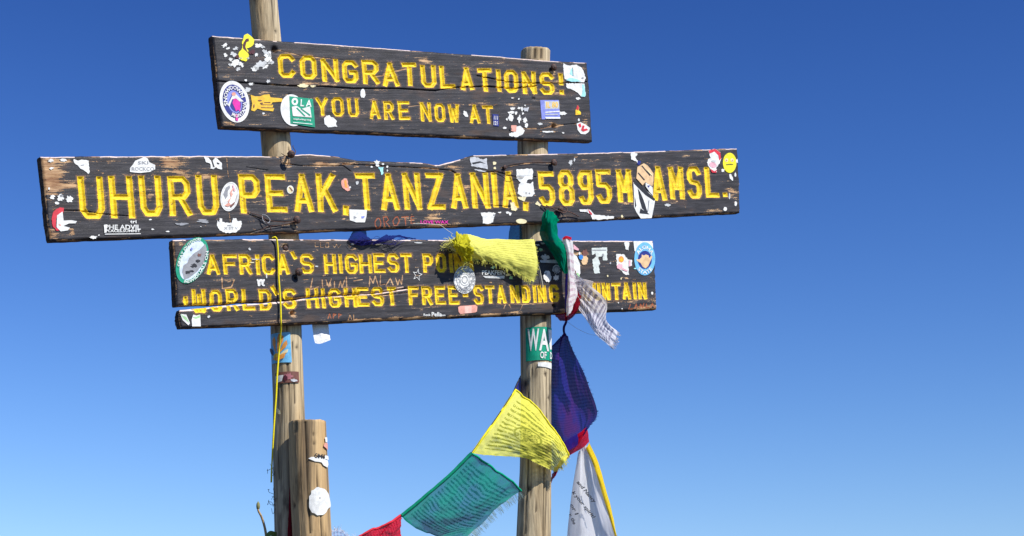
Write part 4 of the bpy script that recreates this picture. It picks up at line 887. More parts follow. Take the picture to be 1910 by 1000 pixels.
scraps(o, B, [(1374, 301, 2.4, 5), (1348, 318, 4, 4), (1363, 331, 3, 8, WHITE, .4, -20), (1371, 326, 2, 5), (1372, 380, 3, 5, WHITE, .3), (1352, 390, 4, 4, WHITE, .4), (1244, 383, 7, 3, RESID), (1360, 366, 2, 6, RESID), (1160, 404, 2.5, 3, CREAM), (1064, 304, 4, 7, RESID, .7), (1071, 298, 2, 4, RESID)])

# ------------------------------------------------------------------ bottom board
B, o = LB, low_o
mt = [(343, 522), (339, 508), (341, 496), (349, 490), (352, 482), (362, 472), (372, 466), (382, 455), (385, 465), (383, 482), (376, 496), (366, 508), (352, 519)]
sticker(o, B, [(ell(358, 486, 27, 45.5, 23), GREEN), (ell(358.5, 486, 20.5, 39, 23), flat('pale_sky_print', (.62, .72, .85))), (mt, GREY), (rag(361, 496, 8, 5, 1, .6), BLACK), (rag(350, 508, 6, 4, 2, .6), BLACK), (rag(371, 476, 5, 4, 8, .6), BROWN), (rag(368, 487, 5, 3, 4, .6), BLACK), (rag(357, 506, 5, 2, 9, .6), BLACK),
    (rag(356, 465, 2, 3, 4, .4), LILAC), txt('GREAT OUTDOORS', 358, 486, 0, 5.2, WHITE, arc=(22.6, 41.5, 150, 268, 23)), txt('INDIVIDUALS ON', 358, 486, 0, 5.2, WHITE, arc=(23.2, 42.3, 88, -38, 23))], label='oval green-rimmed sticker with a grey mountain')
sticker(o, B, [txt('\u03c0', 486, 527.5, 15, 13, WHITE), ([(479, 523), (493, 522), (493, 525), (480, 526)], WHITE)], label='small white symbol', solid=False)
st = []
for i in range(10):
    a = -1.57 + i * math.pi / 5; r_ = 12 if i % 2 == 0 else 5; st.append((778 + r_ * .8 * math.cos(a + .2), 513 + r_ * math.sin(a + .2)))
sticker(o, B, [(st + [st[0]] + [(778 + (x - 778) * .78, 513 + (y - 513) * .78) for x, y in [st[0]] + st[::-1]], WHITE)], label='white outline star', solid=False)
sticker(o, B, [(ell(866, 522, 20, 26), WHITE), (ring(866, 522, 15.5, 20, .93), GREY), (ring(866, 522, 9, 11.5, .9), GREY), (ring(866, 522, 5.5, 7, .8), GREY), txt('SUMMIT FIRST SUMMIT', 866, 522, 0, 3.6, GREY, arc=(17.6, 23, -170, 160, 0)), txt('LOTUS ONE', 866, 522, 0, 4, GREY, arc=(12, 15.5, -160, 100, 0)), ([(856, 532), (860, 537), (868, 540), (874, 538), (868, 543), (859, 540)], GREY)],
    label='round white seal sticker with concentric lettering')
sticker(o, B, [txt('PEAKFEIN', 920, 508.6, 43, 8, WHITE), ([(900, 515), (941, 514.5), (940, 520), (905, 519)], RESID), ([(914, 500), (920, 496), (926, 500), (922, 499), (920, 502)], CYAN)], label='white peak lettering sticker', solid=False)
scraps(o, B, [(948, 513, 6, 3, CREAM), (953, 518, 4, 4, LGREEN), (1008, 466, 4, 3, LGREEN), (1000, 469, 3, 2), (1012, 454, 5, 2, LGREY), (658, 455, 4, 3), (664, 450, 2, 3), (780, 453, 8, 1.5, RESID), (706, 456, 8, 2, CREAM), (465, 465, 3, 3, RESID), (475, 484, 10, 1.2, RESID), (470, 490, 6, 1.2, CREAM), (497, 515, 2, 5, RESID), (590, 497, 4, 2, RESID), (1002, 457, 5, 1.5)])
sticker(o, B, [(rag(1016, 480, 9, 6, 4, .6), LGREY), ([(1006, 486), (1042, 484), (1046, 492), (1030, 491), (1008, 490)], LGREY), (rag(1033, 481, 6, 4, 6), MAROON), (rag(1037, 503, 8, 9, 7, .3), RESID), (ring(1037, 503, 6, 7, .6), GREY), (rag(1020, 516, 8, 12, 9, .25), WHITE), ([(1014, 510), (1019, 508), (1017, 516)], GREY), (rag(1036, 518, 7, 6, 3, .5), WHITE)], label='cluster of torn black and white stickers beside the green cloth')
sticker(o, B, [([(1068, 473), (1075, 478), (1081, 492), (1082, 510), (1078, 518), (1068, 518)], WHITE), ([(1068, 512), (1078, 509), (1081, 516), (1076, 522), (1069, 520)], LGREEN), ([(1069, 456), (1079, 465), (1078, 468), (1069, 465)], PINK)], label='white oval sticker half behind the hanging cloth')
sticker(o, B, [(rag(1091, 472, 6, 8, 2, .4), BROWN), (rag(1083, 480, 5, 5, 4, .4), BLUE), (rag(1090, 486, 7, 10, 5, .5), TAN), (rag(1080, 473, 2, 3, 5, .4), WHITE)], label='torn brown figure scrap')
sticker(o, B, [([(1103, 463), (1132, 462), (1132, 486), (1124, 486), (1124, 478), (1116, 479), (1116, 484), (1119, 492), (1116, 498), (1119, 510), (1108, 510), (1105, 492), (1104, 485), (1111, 479), (1110, 472), (1104, 476)], flat('dull_white_print', (.62, .68, .64))), ([(1104, 466), (1130, 466), (1130, 468), (1104, 468)], GREY), (rag(1124, 476, 2, 3, 2, .3), GREY)], label='pale torn sticker shaped like a standing figure')
sticker(o, B, [([(1149, 474), (1164, 475), (1170, 484), (1178, 485), (1178, 496), (1171, 498), (1173, 513), (1166, 513), (1150, 497)], WHITE), (ell(1158, 484, 5, 6), ORANGE), (ell(1159, 485, 2.5, 3), GOLD), (rag(1155, 497, 7, 6, 3, .4), PINK), ([(1172, 486), (1175, 486), (1175, 497), (1172, 497)], PINK), ([(1160, 500), (1170, 505), (1168, 507), (1158, 503)], PINK)], label='torn white and pink flower sticker')
sticker(o, B, [([(1164, 452), (1173, 452), (1172, 467), (1167, 466)], WHITE)], 'sticker_scrap')
sticker(o, B, [([(1181, 450), (1212, 450), (1217, 453), (1218, 470), (1210, 478), (1192, 478), (1183, 468)], WHITE), (ell(1202, 483, 19.5, 31), SKYB), (ell(1202, 485, 13, 17), NAVY), ([(1186, 484), (1192, 484), (1196, 480), (1196, 475), (1200, 477), (1204, 475), (1209, 477), (1210, 482), (1214, 477), (1216, 479), (1211, 490), (1208, 497), (1203, 501), (1198, 498), (1194, 491), (1187, 487)], TAN),
    txt('ALOHA', 1202, 485, 0, 6.5, WHITE, arc=(15.5, 23.5, -155, -25, 0)), txt('STATE', 1202, 485, 0, 6.5, WHITE, arc=(15.5, 23.5, 140, 40, 0))], label='oval blue sticker with a tan hand')
scraps(o, B, [(1184, 501, 2.5, 1.6, CYAN), (1133, 515, 2, 2, CREAM), (1138, 491, 2, 2, LGREY), (1158, 520, 1.6, 2.5, CREAM)])
B, o = LB2, low2_o
sticker(o, B, [([(336, 586), (347, 587), (350, 594), (354, 603), (351, 607), (340, 597)], WHITE), ([(336, 586), (347, 592), (353, 603), (343, 595)], LGREEN)], label='small green and white leaf sticker')
sticker(o, B, [([(360, 587), (366, 589), (373, 587), (374, 609), (358, 609), (357, 597)], WHITE), ([(359, 592), (366, 591), (373, 588), (372, 593), (364, 595)], LGREEN)], label='small white sticker with a green band')
sticker(o, B, [([(854, 573), (858, 571), (886, 569), (890, 572), (889, 581), (886, 583), (858, 586), (855, 582)], SALMON), ([(866, 571.5), (879, 570.6), (879, 584), (866, 585)], flat('pale_pad_print', (.84, .50, .42)))], 'sticking_plaster', 'pale pink sticking plaster')
sticker(o, B, [txt('Rock', 796, 587.4, 13, 4.5, WHITE), txt('Pella', 814, 586.5, 19, 8, WHITE), txt('.com', 826, 588.6, 8, 2.6, WHITE)], label='small white lettering sticker', solid=False)
scraps(o, B, [(389, 591, 3, 3, RESID), (1216, 547, 2, 3), (1160, 576, 1.5, 1.5), (1153, 565, 1.2, 1.2)])

# nails and bolts
bolt(top_o, TB, 1030, 127, 1.05, (.1, -.2), .008); bolt(mid_o, MB, 534, 292, 1.1, (.3, -.3), .03, 'long bent nail standing out of the wood'); bolt(mid_o, MB, 550, 412, 1.1, (.1, -.25), .012)
bolt(mid_o, MB, 1029, 305, 1.05, (0, -.1), .012); bolt(low_o, LB, 553, 509, 1.1, (.1, -.2), .014); bolt(low_o, LB, 533, 463, .8, (.1, 0), -.004); bolt(mid_o, MB, 1042, 392, 1.0, (0, 0), .01)
bolt(mid_o, MB, 939, 313, .7, (.2, .3), .006)
def pathpx(B, pts, n=24, z=.008):
    return catmull([tuple(B.uv(p[0], p[1])) + ((p[2] if len(p) > 2 else z),) for p in pts], n)
def wire(o, B, paths, name='wire', r=.0013, mat=None):
    return tubes(name, [(pathpx(B, p), r) for p in paths], mat or RUST, o)
wire(mid_o, MB, [[(524, 287, .004), (528, 294, .02), (536, 296, .035), (543, 288, .03), (541, 278, .02), (544, 273, .01)]])
wire(mid_o, MB, [[(462, 396, .003), (478, 402, .008), (486, 406, .01), (497, 412, .012), (512, 415, .01), (530, 416, .012), (545, 415, .015)], [(478, 436, .004), (486, 430, .01), (497, 424, .01), (520, 421, .008), (542, 417, .012)], [(484, 403, .008), (492, 416, .014), (500, 424, .012), (505, 437, .006)]])
wire(mid_o, MB, [[(486, 402, .01), (492, 404, .016), (499, 412, .016), (496, 418, .014), (488, 414, .012), (486, 404, .01)]], r=.0009, mat=LGREY)
wire(mid_o, MB, [[(1008, 384, .006), (1020, 389, .014), (1034, 390, .02), (1044, 396, .022), (1060, 398, .014), (1078, 405, .006)], [(1016, 384, .008), (1034, 396, .022), (1046, 400, .024), (1052, 392, .018), (1042, 386, .015), (1030, 392, .012)]], r=.0021)
wire(mid_o, MB, [[(936, 316, .004), (950, 308, .008), (985, 304, .006), (1028, 304, .01)], [(920, 318, .004), (936, 322, .012), (950, 330, .01), (975, 332, .005)]], r=.001)

# ------------------------------------------------------------------ stickers on the posts
fan = []
for a0, a1, l0, l1, m_ in ((-112, -94, 30, 34, ORANGE), (-86, -60, 38, 36, ORANGE), (-54, -36, 34, 31, ORANGE), (-28, -12, 28, 25, CREAM)):
    c = (520, 671); q = lambda a, l: (c[0] + l * .82 * math.cos(rad(a)), c[1] + l * math.sin(rad(a)) * 1.15)
    fan.append(([q((a0 + a1) / 2, 6), q(a0, l0 * .8), q(a0 + 4, l0), q(a1 - 4, l1), q(a1, l1 * .8)], m_))
LP.sticker([([(508, 627), (544, 626), (547, 682), (511, 682)], SKYB)] + [(f[0], f[1]) for f in fan] + [(ell(521, 671, 5.5, 7), GOLD), ([(513, 674), (537, 664), (534, 674), (522, 678)], ORANGE), (ell(512, 660, 2, 8, -20), MAROON)], label='blue sticker with an orange sun fan')
LP.sticker([([(518, 700), (558, 698), (559, 718), (518, 721)], BROWN), ([(518, 706), (533, 705), (530, 716), (518, 720)], WHITE), (rag(541, 708, 9, 8, 2, .5), flat('dull_pink_print', (.40, .14, .16))), (rag(550, 715, 6, 3, 4, .5), LGREY), (rag(536, 711, 4, 6, 4, .5), MAROON)], label='small brown photo sticker')
LP.sticker([([(517, 765), (521, 764), (527, 771), (528, 777), (524, 777), (518, 771)], CREAM)], 'sticker_scrap')
RP.sticker([([(981, 617), (1027, 615), (1027, 676), (982, 679)], GREEN), ([(1021, 619), (1027, 619), (1027, 654), (1024, 656), (1022, 640)], WHITE), txt('W', 995, 640, 20, 41, WHITE), txt('A', 1013.5, 640, 17, 40, WHITE), txt('OF', 1012, 668, 11, 13, WHITE), txt('D', 1025, 667, 3.5, 13, WHITE)], label='green sticker with large white letters')
RP.sticker([([(1003, 682), (1027, 680), (1027, 691), (1003, 689)], WHITE)], label='white paper strip')
SP.sticker([([(579, 861), (584, 858), (600, 858), (610, 860), (611.5, 868), (610, 875), (604, 872), (601, 867), (590, 866)], WHITE), txt('SMR', 600, 856, 20, 9, BLACK, 3), ([(606, 853), (612, 853), (612, 860), (606, 860)], WHITE)], label='torn white sticker with black lettering')
SP.sticker([([(606, 819), (610, 818), (610, 827), (607, 828)], WHITE), ([(606, 829), (610.5, 829), (610.5, 842), (604, 836)], SALMON)], 'sticker_scrap')
SP.sticker([(rag(597.5, 940, 19, 27, 12, .16, 26), WHITE), (ell(599, 933.5, 1.2, 1.5), GREY)], label='round torn white sticker')
# ------------------------------------------------------------------ cloth
def cloth(name, ctrl, mat, label=None, cat=None, group=None, n=70, m=70, wr=.004, wf=(3, 9), seed=0, parent=None, fray=None):
    """ctrl: rows of (px, row, off). u runs along a row, v from row to row."""
    G = np.array([[list(P(x, y, z)) for x, y, z in r] for r in ctrl])           # rows, cols, 3
    G = catmull(G, m); G = np.swapaxes(catmull(np.swapaxes(G, 0, 1), n), 0, 1)    # m x n x 3
    u = np.linspace(0, 1, n)[None, :] + np.zeros((m, 1)); v = np.linspace(0, 1, m)[:, None] + np.zeros((1, n))
    du = np.gradient(G, axis=1); dv = np.gradient(G, axis=0); N = np.cross(du, dv); N /= np.linalg.norm(N, axis=2)[..., None] + 1e-9
    sgn = np.sign(np.sum(N * np.array(N0), axis=2).mean()) or 1
    h = (fbm(u * wf[0], v * wf[1], seed + 20) - .5) * 2 * wr + (fbm(u * wf[0] * 4, v * wf[1] * 3, seed + 30) - .5) * wr * .5
    G = G + N * h[..., None] * sgn
    V = G.reshape(-1, 3); ii = np.arange(n * m).reshape(m, n)
    q = np.stack([ii[:-1, :-1], ii[:-1, 1:], ii[1:, 1:], ii[1:, :-1]], -1).reshape(-1, 4)
    if sgn < 0: q = q[:, ::-1]
    c0 = V.mean(0)
    me = quick_mesh(name, V - c0, q); uvl = me.uv_layers.new(name='UVMap')
    li = q.ravel(); uvl.data.foreach_set('uv', np.stack([u.ravel()[li], v.ravel()[li]], -1).astype(np.float32).ravel())
    o = mesh_obj(name, me, mat, parent)
    if parent is not None: o.location = Vector(c0) - world_of(parent).to_translation()
    else: o.location = c0
    o['off'] = 0; del o['off']
    tag(o, label, cat, group)
    o_grid[o.name] = G
    return o
o_grid = {}
def fringe(o, edge, mat, length=.016, count=120, seed=0, curl=.3, name='fringe', r=.0006, direction=None):
    """loose threads along one edge of a cloth: one part"""
    G = o_grid[o.name]; R = np.random.RandomState(seed)
    E = {'v1': G[-1], 'v0': G[0], 'u1': G[:, -1], 'u0': G[:, 0]}[edge]; I = {'v1': G[-6], 'v0': G[5], 'u1': G[:, -6], 'u0': G[:, 5]}[edge]
    paths = []
    for k in range(count):
        t = R.rand() * (len(E) - 1); i = int(t); f = t - i
        a = E[i] * (1 - f) + E[i + 1] * f; b = I[i] * (1 - f) + I[i + 1] * f; d = a - b; d /= np.linalg.norm(d) + 1e-9
        if direction is not None: d = d * .4 + np.array(direction); d /= np.linalg.norm(d)
        L = length * (.4 + .8 * R.rand()); w1 = (R.rand(3) - .5) * curl; w2 = (R.rand(3) - .5) * curl
        pts = [a - d * .002, a + (d + w1 * .6) * L * .4, a + (d + w1) * L * .75 , a + (d + w1 + w2) * L]
        paths.append((catmull(pts, 6), r))
    f = tubes(name, paths, mat, o, k=3); f.matrix_parent_inverse = Matrix.Translation(-o.location) if o.parent is None else world_of(o).inverted()
    f['kind'] = 'stuff'; return f
def thread_mat(name, col):
    k = NT(name); n = k.noise(k.obj(), 300, 2)
    return k.done(k.bsdf(k.mix(k.ramp(n, .3, .7), tuple(c * .75 for c in col), col), .8, .1))
GRP = 'prayer flags strung from the right pole'
YC, YC2, GC = (.84, .80, .05), (.86, .84, .16), (.0, .30, .19)
INKY = (.10, .12, .02)
M_Y = cloth_mat('yellow_flag_cloth', (.94, .90, .13), (.30, .32, .04), .12, 15, 'x', .65, .38, inkamt=.95, motif=(.52, .42))
M_Y1 = cloth_mat('yellow_draped_cloth', (.92, .91, .20), (.55, .52, .10), .03, 15, 'y', .6, .25, .02)
M_G = cloth_mat('green_flag_gauze', (.0, .27, .16), (.0, .09, .09), .16, 24, 'x', .6, .45, .07, (.03, .17, .22), .75)
M_B = cloth_mat('blue_flag_cloth', (.033, .022, .25), (.01, .008, .09), .07, 44, 'y', .7, .5, .03, (.09, .012, .14), .4)
M_R = cloth_mat('red_flag_cloth', (.70, .008, .03), (.34, .0, .02), .05, 18, 'x', .4, .5, .1)
M_M = cloth_mat('maroon_cloth', (.24, .006, .02), (.1, .0, .01), .05, 10, 'x', .3, .4, .1)
M_W = cloth_mat('white_printed_gauze', (.90, .87, .90), (.10, .08, .20), .16, 15, 'y', .75, .4, .06, None, .7)
M_W2 = cloth_mat('white_scarf_cloth', (.90, .87, .88), (.50, .25, .38), .04, 13, 'y', .35, .4, .12, None, .7)
M_K = cloth_mat('white_banner_cloth', (.92, .92, .93), (.5, .5, .6), .02, 6, 'x', .1, .6, .3, None, 0.)
M_GG = cloth_mat('green_scarf_cloth', (.0, .21, .11), (.0, .12, .08), .02, 8, 'x', .1, .25, .1, (.0, .15, .09), 0.)
M_YS = cloth_mat('yellow_band_cloth', (.85, .62, .02), (.7, .45, .02), .02, 30, 'y', .3, .35, .05)
M_N = cloth_mat('navy_rag_cloth', (.01, .01, .12), (.01, .01, .05), .15, 8, 'x', .1, .4, .1, None, 0.)
M_T = cloth_mat('teal_rag_cloth', (.01, .13, .19), (.01, .05, .08), .18, 8, 'x', .1, .5, .1, None, 0.)
TY, TG, TW = thread_mat('yellow_thread', (.80, .78, .18)), thread_mat('grey_green_thread', (.35, .50, .52)), thread_mat('white_thread', (.72, .70, .76))
TN = thread_mat('navy_thread', (.02, .02, .16)); TD = thread_mat('dark_thread', (.05, .05, .05))
TP = thread_mat('pale_thread', (.6, .6, .5))

# yellow cloth draped over the bottom board
y1 = cloth('yellow_prayer_flag', [
    [(850, 442, .03), (876, 437, .05), (905, 445, .035), (950, 447, .03), (996, 447, .045)],
    [(846, 452, .04), (874, 452, .07), (905, 461, .05), (950, 466, .04), (1001, 472, .06)],
    [(850, 464, .035), (876, 468, .06), (907, 476, .045), (955, 488, .04), (1003, 499, .065)],
    [(856, 474, .02), (882, 482, .035), (912, 489, .03), (960, 508, .03), (996, 526, .05)]], M_Y1,
    'bright yellow prayer flag bunched and draped over the bottom board above the round seal', 'prayer flag', GRP, wr=.006, wf=(9, 3), seed=1)
fringe(y1, 'v1', TY, .014, 110, 1, .5, direction=(0, 0, -.8)); fringe(y1, 'u0', TY, .034, 50, 2, 1.2, name='loose_threads', r=.0007); fringe(y1, 'u1', TY, .006, 50, 3)
kn = cloth('knot', [[(842, 446, .05), (856, 436, .06), (868, 437, .06), (880, 440, .05)], [(846, 456, .08), (856, 452, .09), (870, 456, .08), (880, 462, .06)], [(848, 466, .06), (860, 468, .08), (868, 474, .06), (880, 478, .05)], [(860, 480, .03), (868, 486, .05), (874, 490, .04), (882, 484, .03)]],
    cloth_mat('yellow_knot_cloth', (.62, .58, .03), (.3, .28, .02), .04, 8, 'x', .3, .3, .1), n=60, m=60, wr=.022, wf=(5, 5), seed=5, parent=y1)
fringe(kn, 'v1', TY, .028, 26, 8, 1.2, r=.0007)
cloth('folded_corner', [[(960, 500, .03), (980, 512, .03), (998, 498, .05)], [(962, 512, .02), (980, 522, .025), (1000, 510, .045)], [(966, 517, .02), (982, 525, .02), (996, 522, .04)]], cloth_mat('pale_yellow_cloth', (.72, .68, .40), (.5, .45, .2), .1, 12, 'y', .5, .4), n=24, m=24, wr=.003, seed=3, parent=y1)

# the string with its flags
y2 = cloth('yellow_prayer_flag', [
    [(880, 845, .02), (906, 808, .03), (934, 768, .02), (960, 728, .0)],
    [(926, 850, .05), (942, 817, .06), (962, 787, .05), (990, 752, .01)],
    [(978, 855, .02), (990, 835, .04), (1010, 812, .05), (1028, 795, .02)],
    [(1012, 869, .02), (1026, 852, .03), (1040, 835, .05), (1050, 828, .03)],
    [(1036, 880, .0), (1046, 872, .02), (1052, 862, .04), (1062, 850, .03)]], M_Y,
    'yellow prayer flag with printed script spread across the right pole below the boards', 'prayer flag', GRP, wr=.012, wf=(3, 6), seed=11)
fringe(y2, 'v1', TY, .012, 60, 5, .5); fringe(y2, 'u0', TY, .003, 60, 6)
g1 = cloth('green_prayer_flag', [
    [(748, 962, .0), (790, 928, .01), (836, 888, .01), (878, 846, .02)],
    [(778, 987, .02), (818, 955, .05), (866, 915, .03), (908, 864, .02)],
    [(820, 1002, .0), (852, 978, .02), (894, 938, .05), (942, 890, .03)],
    [(862, 1012, .03), (888, 985, .01), (926, 947, .02), (974, 916, .01)]], M_G,
    'sheer green prayer flag hanging left of the right pole at the bottom', 'prayer flag', GRP, wr=.016, wf=(3, 4), seed=17)
fringe(g1, 'v1', TG, .024, 230, 7, .25, direction=(.25, 0, -.6), r=.0005)
def hem(o, edge, mat, r=.0035, name='hem'):
    G = o_grid[o.name]; E = {'v0': G[0], 'u1': G[:, -1], 'v1': G[-1], 'u0': G[:, 0]}[edge]
    h = tubes(name, [(E[::3] + np.array(N0) * .002, r)], mat, o); h.matrix_parent_inverse = world_of(o).inverted(); return h
DG = thread_mat('green_hem_cloth', (.0, .18, .10)); hem(g1, 'v0', DG, .006); hem(g1, 'u1', thread_mat('green_edge_cloth', (.0, .30, .17)), .004)
hem(y2, 'v0', thread_mat('yellow_hem_cloth', (.80, .72, .03)), .004); hem(y2, 'u1', thread_mat('yellow_hem_cloth', (.80, .72, .03)), .003)
b1 = cloth('blue_prayer_flag', [
    [(1046, 634, -.16), (1050, 624, -.15), (1053, 622, -.15), (1058, 628, -.15)],
    [(1014, 665, -.2), (1042, 668, -.12), (1058, 665, -.18), (1078, 672, -.14)],
    [(1006, 720, -.2), (1042, 725, -.13), (1064, 720, -.19), (1098, 722, -.13)],
    [(1006, 770, -.2), (1046, 780, -.14), (1076, 775, -.18), (1114, 770, -.13)],
    [(1024, 810, -.2), (1052, 818, -.15), (1082, 806, -.17), (1100, 797, -.14)],
    [(1040, 838, -.2), (1058, 842, -.15), (1080, 826, -.17), (1096, 804, -.14)]], M_B,
    'deep blue and purple prayer flag hanging beside the right pole', 'prayer flag', GRP, wr=.012, wf=(7, 2), seed=21)
fringe(b1, 'u1', TN, .006, 60, 5)
r1 = cloth('red_prayer_flag', [
    [(1044, 832, -.19), (1062, 818, -.18), (1080, 808, -.16), (1095, 796, -.15)],
    [(1052, 842, -.19), (1068, 832, -.18), (1084, 820, -.16), (1097, 808, -.15)],
    [(1062, 850, -.19), (1074, 843, -.18), (1088, 835, -.16), (1099, 824, -.15)]], M_R, 'red prayer flag edge showing under the blue flag', 'prayer flag', GRP, wr=.003, n=40, m=24, seed=23)
k1 = cloth('maroon_rag', [[(1034, 872, -.15), (1040, 868, -.13), (1050, 852, -.14), (1068, 846, -.15)], [(1028, 892, -.15), (1036, 886, -.13), (1044, 868, -.14), (1056, 858, -.15)], [(1027, 902, -.15), (1032, 894, -.13), (1038, 880, -.14), (1044, 872, -.15)]], M_M,
    'dark red rag end sticking out behind the tip of the yellow flag', 'rag', wr=.006, n=24, m=24, seed=24)
kh = cloth('white_banner', [
    [(1080, 842, -.16), (1084, 838, -.15), (1089, 834, -.14), (1094, 830, -.14)],
    [(1073, 880, -.17), (1084, 880, -.13), (1095, 876, -.16), (1110, 872, -.13)],
    [(1067, 920, -.17), (1083, 922, -.12), (1101, 918, -.16), (1122, 915, -.12)],
    [(1062, 965, -.18), (1086, 968, -.12), (1110, 962, -.17), (1136, 958, -.12)],
    [(1057, 1015, -.18), (1088, 1018, -.12), (1120, 1012, -.17), (1152, 1002, -.12)],
    [(1052, 1060, -.18), (1088, 1062, -.12), (1128, 1056, -.17), (1166, 1046, -.12)]], M_K,
    'long white banner with handwriting and a yellow edge band hanging behind the right pole', 'banner', wr=.006, wf=(6, 2), seed=31)
bd = cloth('yellow_band', [[(1093, 837, -.135), (1096, 832, -.13), (1099, 826, -.13)], [(1108, 871, -.12), (1112, 869, -.115), (1117, 866, -.12)], [(1121, 914, -.11), (1125, 912, -.105), (1129, 908, -.11)], [(1134, 957, -.11), (1138, 955, -.105), (1141, 952, -.11)], [(1147, 1001, -.11), (1150, 999, -.105), (1150, 997, -.11)]], M_YS, n=12, m=60, wr=.002, seed=33, parent=kh)
# handwriting on the banner
def banner_text(s_, cx, cy, w_, h_, rot):
    v, t = text_tris(s_, .03); V = []
    for x, y in v:
        px, py = (x - .5) * w_ + .25 * (y - .5) * h_, -(y - .5) * h_; c, s2 = math.cos(rad(rot)), math.sin(rad(rot))
        V.append(tuple(P(cx + px * c - py * s2, cy + px * s2 + py * c, -.098)))
    me = bpy.data.meshes.new('handwriting'); me.from_pydata(V, [], t); me.update()
    o = mesh_obj('handwriting', me, BLACK, kh); o.matrix_parent_inverse = world_of(kh).inverted()
for a in (('and Nancy', 1093, 918, 50, 9, 50), ('k your spirit!', 1088, 942, 62, 9, 51), ('or I', 1071, 950, 22, 7, 62), ('v. the', 1068, 968, 22, 7, 66)): banner_text(*a)

# cloths knotted at the right pole
gs = cloth('green_scarf', [
    [(1014, 396, .04), (1022, 392, .05), (1032, 398, .05), (1046, 410, .04)],
    [(1010, 416, .03), (1020, 414, .06), (1030, 416, .065), (1040, 420, .04)],
    [(1008, 436, .03), (1020, 438, .02), (1030, 440, .06), (1042, 442, .03)],
    [(1018, 456, .03), (1030, 458, .04), (1040, 460, .07), (1060, 462, .03)],
    [(1032, 478, .03), (1042, 480, .05), (1052, 482, .06), (1062, 482, .03)],
    [(1048, 508, .03), (1052, 510, .05), (1056, 511, .05), (1060, 509, .03)]], M_GG, 'dark green scarf twisted down from the middle board beside the white scarf', 'scarf', wr=.013, wf=(4, 3), seed=41)
ws = cloth('white_scarf', [
    [(1048, 446, .05), (1054, 442, .06), (1062, 444, .06), (1067, 450, .05)],
    [(1056, 475, .05), (1062, 474, .07), (1066, 475, .06), (1070, 480, .05)],
    [(1060, 510, .05), (1064, 510, .07), (1068, 512, .06), (1072, 515, .05)],
    [(1058, 545, .05), (1064, 545, .07), (1070, 543, .06), (1076, 545, .05)],
    [(1056, 572, .05), (1062, 572, .07), (1068, 568, .06), (1074, 562, .05)],
    [(1057, 590, .04), (1060, 588, .06), (1064, 582, .06), (1068, 575, .05)]], M_W2, 'narrow white scarf with pinkish print hanging over the end of the bottom board', 'scarf', wr=.008, wf=(5, 3), seed=43)
cloth('red_tip', [[(1049, 444, .062), (1056, 440, .068), (1066, 443, .065)], [(1050, 448, .062), (1057, 445, .068), (1066, 448, .065)]], M_R, n=12, m=6, wr=.002, parent=ws)
ms = cloth('maroon_scarf', [
    [(1071, 500, .035), (1073, 505, .04), (1075, 512, .04)], [(1072, 530, .035), (1076, 532, .045), (1080, 534, .04)], [(1070, 556, .03), (1077, 558, .045), (1083, 558, .04)], [(1064, 574, .03), (1072, 578, .045), (1080, 574, .04)],
    [(1052, 584, .0), (1062, 592, .03), (1070, 590, .02)], [(1036, 584, -.02), (1048, 594, .0), (1058, 598, .0)], [(1036, 590, -.02), (1040, 594, -.01), (1046, 597, 0)]], M_M, 'dark red scarf looped under the bottom board behind the white scarf', 'scarf', wr=.005, n=24, m=70, seed=45)
wg = cloth('white_prayer_flag', [
    [(1070, 508, .06), (1072, 530, .05), (1074, 552, .04), (1080, 578, .03)],
    [(1098, 530, .07), (1092, 552, .05), (1092, 575, .04), (1096, 600, .03)],
    [(1130, 562, .06), (1118, 584, .05), (1110, 604, .05), (1112, 624, .04)],
    [(1132, 596, .05), (1128, 608, .05), (1124, 620, .05), (1128, 638, .04)],
    [(1152, 618, .03), (1150, 628, .04), (1146, 640, .04), (1140, 648, .04)]], M_W, 'sheer white prayer flag with blue-black print blowing out below the letters of the bottom board', 'prayer flag', GRP, wr=.007, wf=(6, 3), seed=47)
fringe(wg, 'v1', TW, .014, 90, 9, .5, r=.0005)
cloth('gauze_flap', [[(1072, 522, .06), (1090, 521, .06), (1106, 525, .05)], [(1076, 535, .05), (1092, 538, .055), (1104, 542, .045)], [(1084, 545, .05), (1096, 552, .05), (1102, 556, .04)]], cloth_mat('pale_gauze', (.66, .62, .66), (.4, .4, .5), .4, 8, 'x', .3, .5, .05), n=24, m=24, wr=.004, parent=wg)
# string loops from the knot down to the blue flag
TNv = thread_mat('navy_cord', (.03, .02, .22))
def things_tube(name, pts, r, mat, label, cat, group=None, n=60, k=6):
    pa = catmull([list(P(*p)) for p in pts], n); c0 = pa.mean(0)
    o = tubes(name, [(pa - c0, r)], mat, None, k); o.location = c0; tag(o, label, cat, group); return o
things_tube('cord', [(1057, 505, .03), (1056, 540, .03), (1056, 585, .0), (1056, 600, -.08), (1052, 610, -.12), (1052, 620, -.15), (1055, 626, -.15)], .0045, TNv, 'navy cord tying the blue prayer flag to the scarves', 'cord')
things_tube('flag_string', [(690, 1030, -.03), (720, 985, -.01), (748, 962, .0), (790, 928, .01), (836, 888, .01), (878, 846, .022), (906, 808, .03), (934, 768, .02), (960, 727, .0), (972, 700, -.14), (1000, 665, -.2), (1040, 640, -.2), (1054, 624, -.15)], .0016, TD, 'thin dark string the lower prayer flags hang on', 'string')
# blue corner left of the pole
b2 = cloth('blue_rag', [[(956, 733, -.02), (964, 714, -.08), (970, 703, -.16)], [(960, 733, -.04), (968, 725, -.1), (976, 715, -.16)], [(968, 734, -.08), (976, 734, -.12), (985, 730, -.16)]], M_B, 'scrap of blue cloth behind the tip of the yellow flag at the pole', 'rag', n=14, m=14, wr=.002)
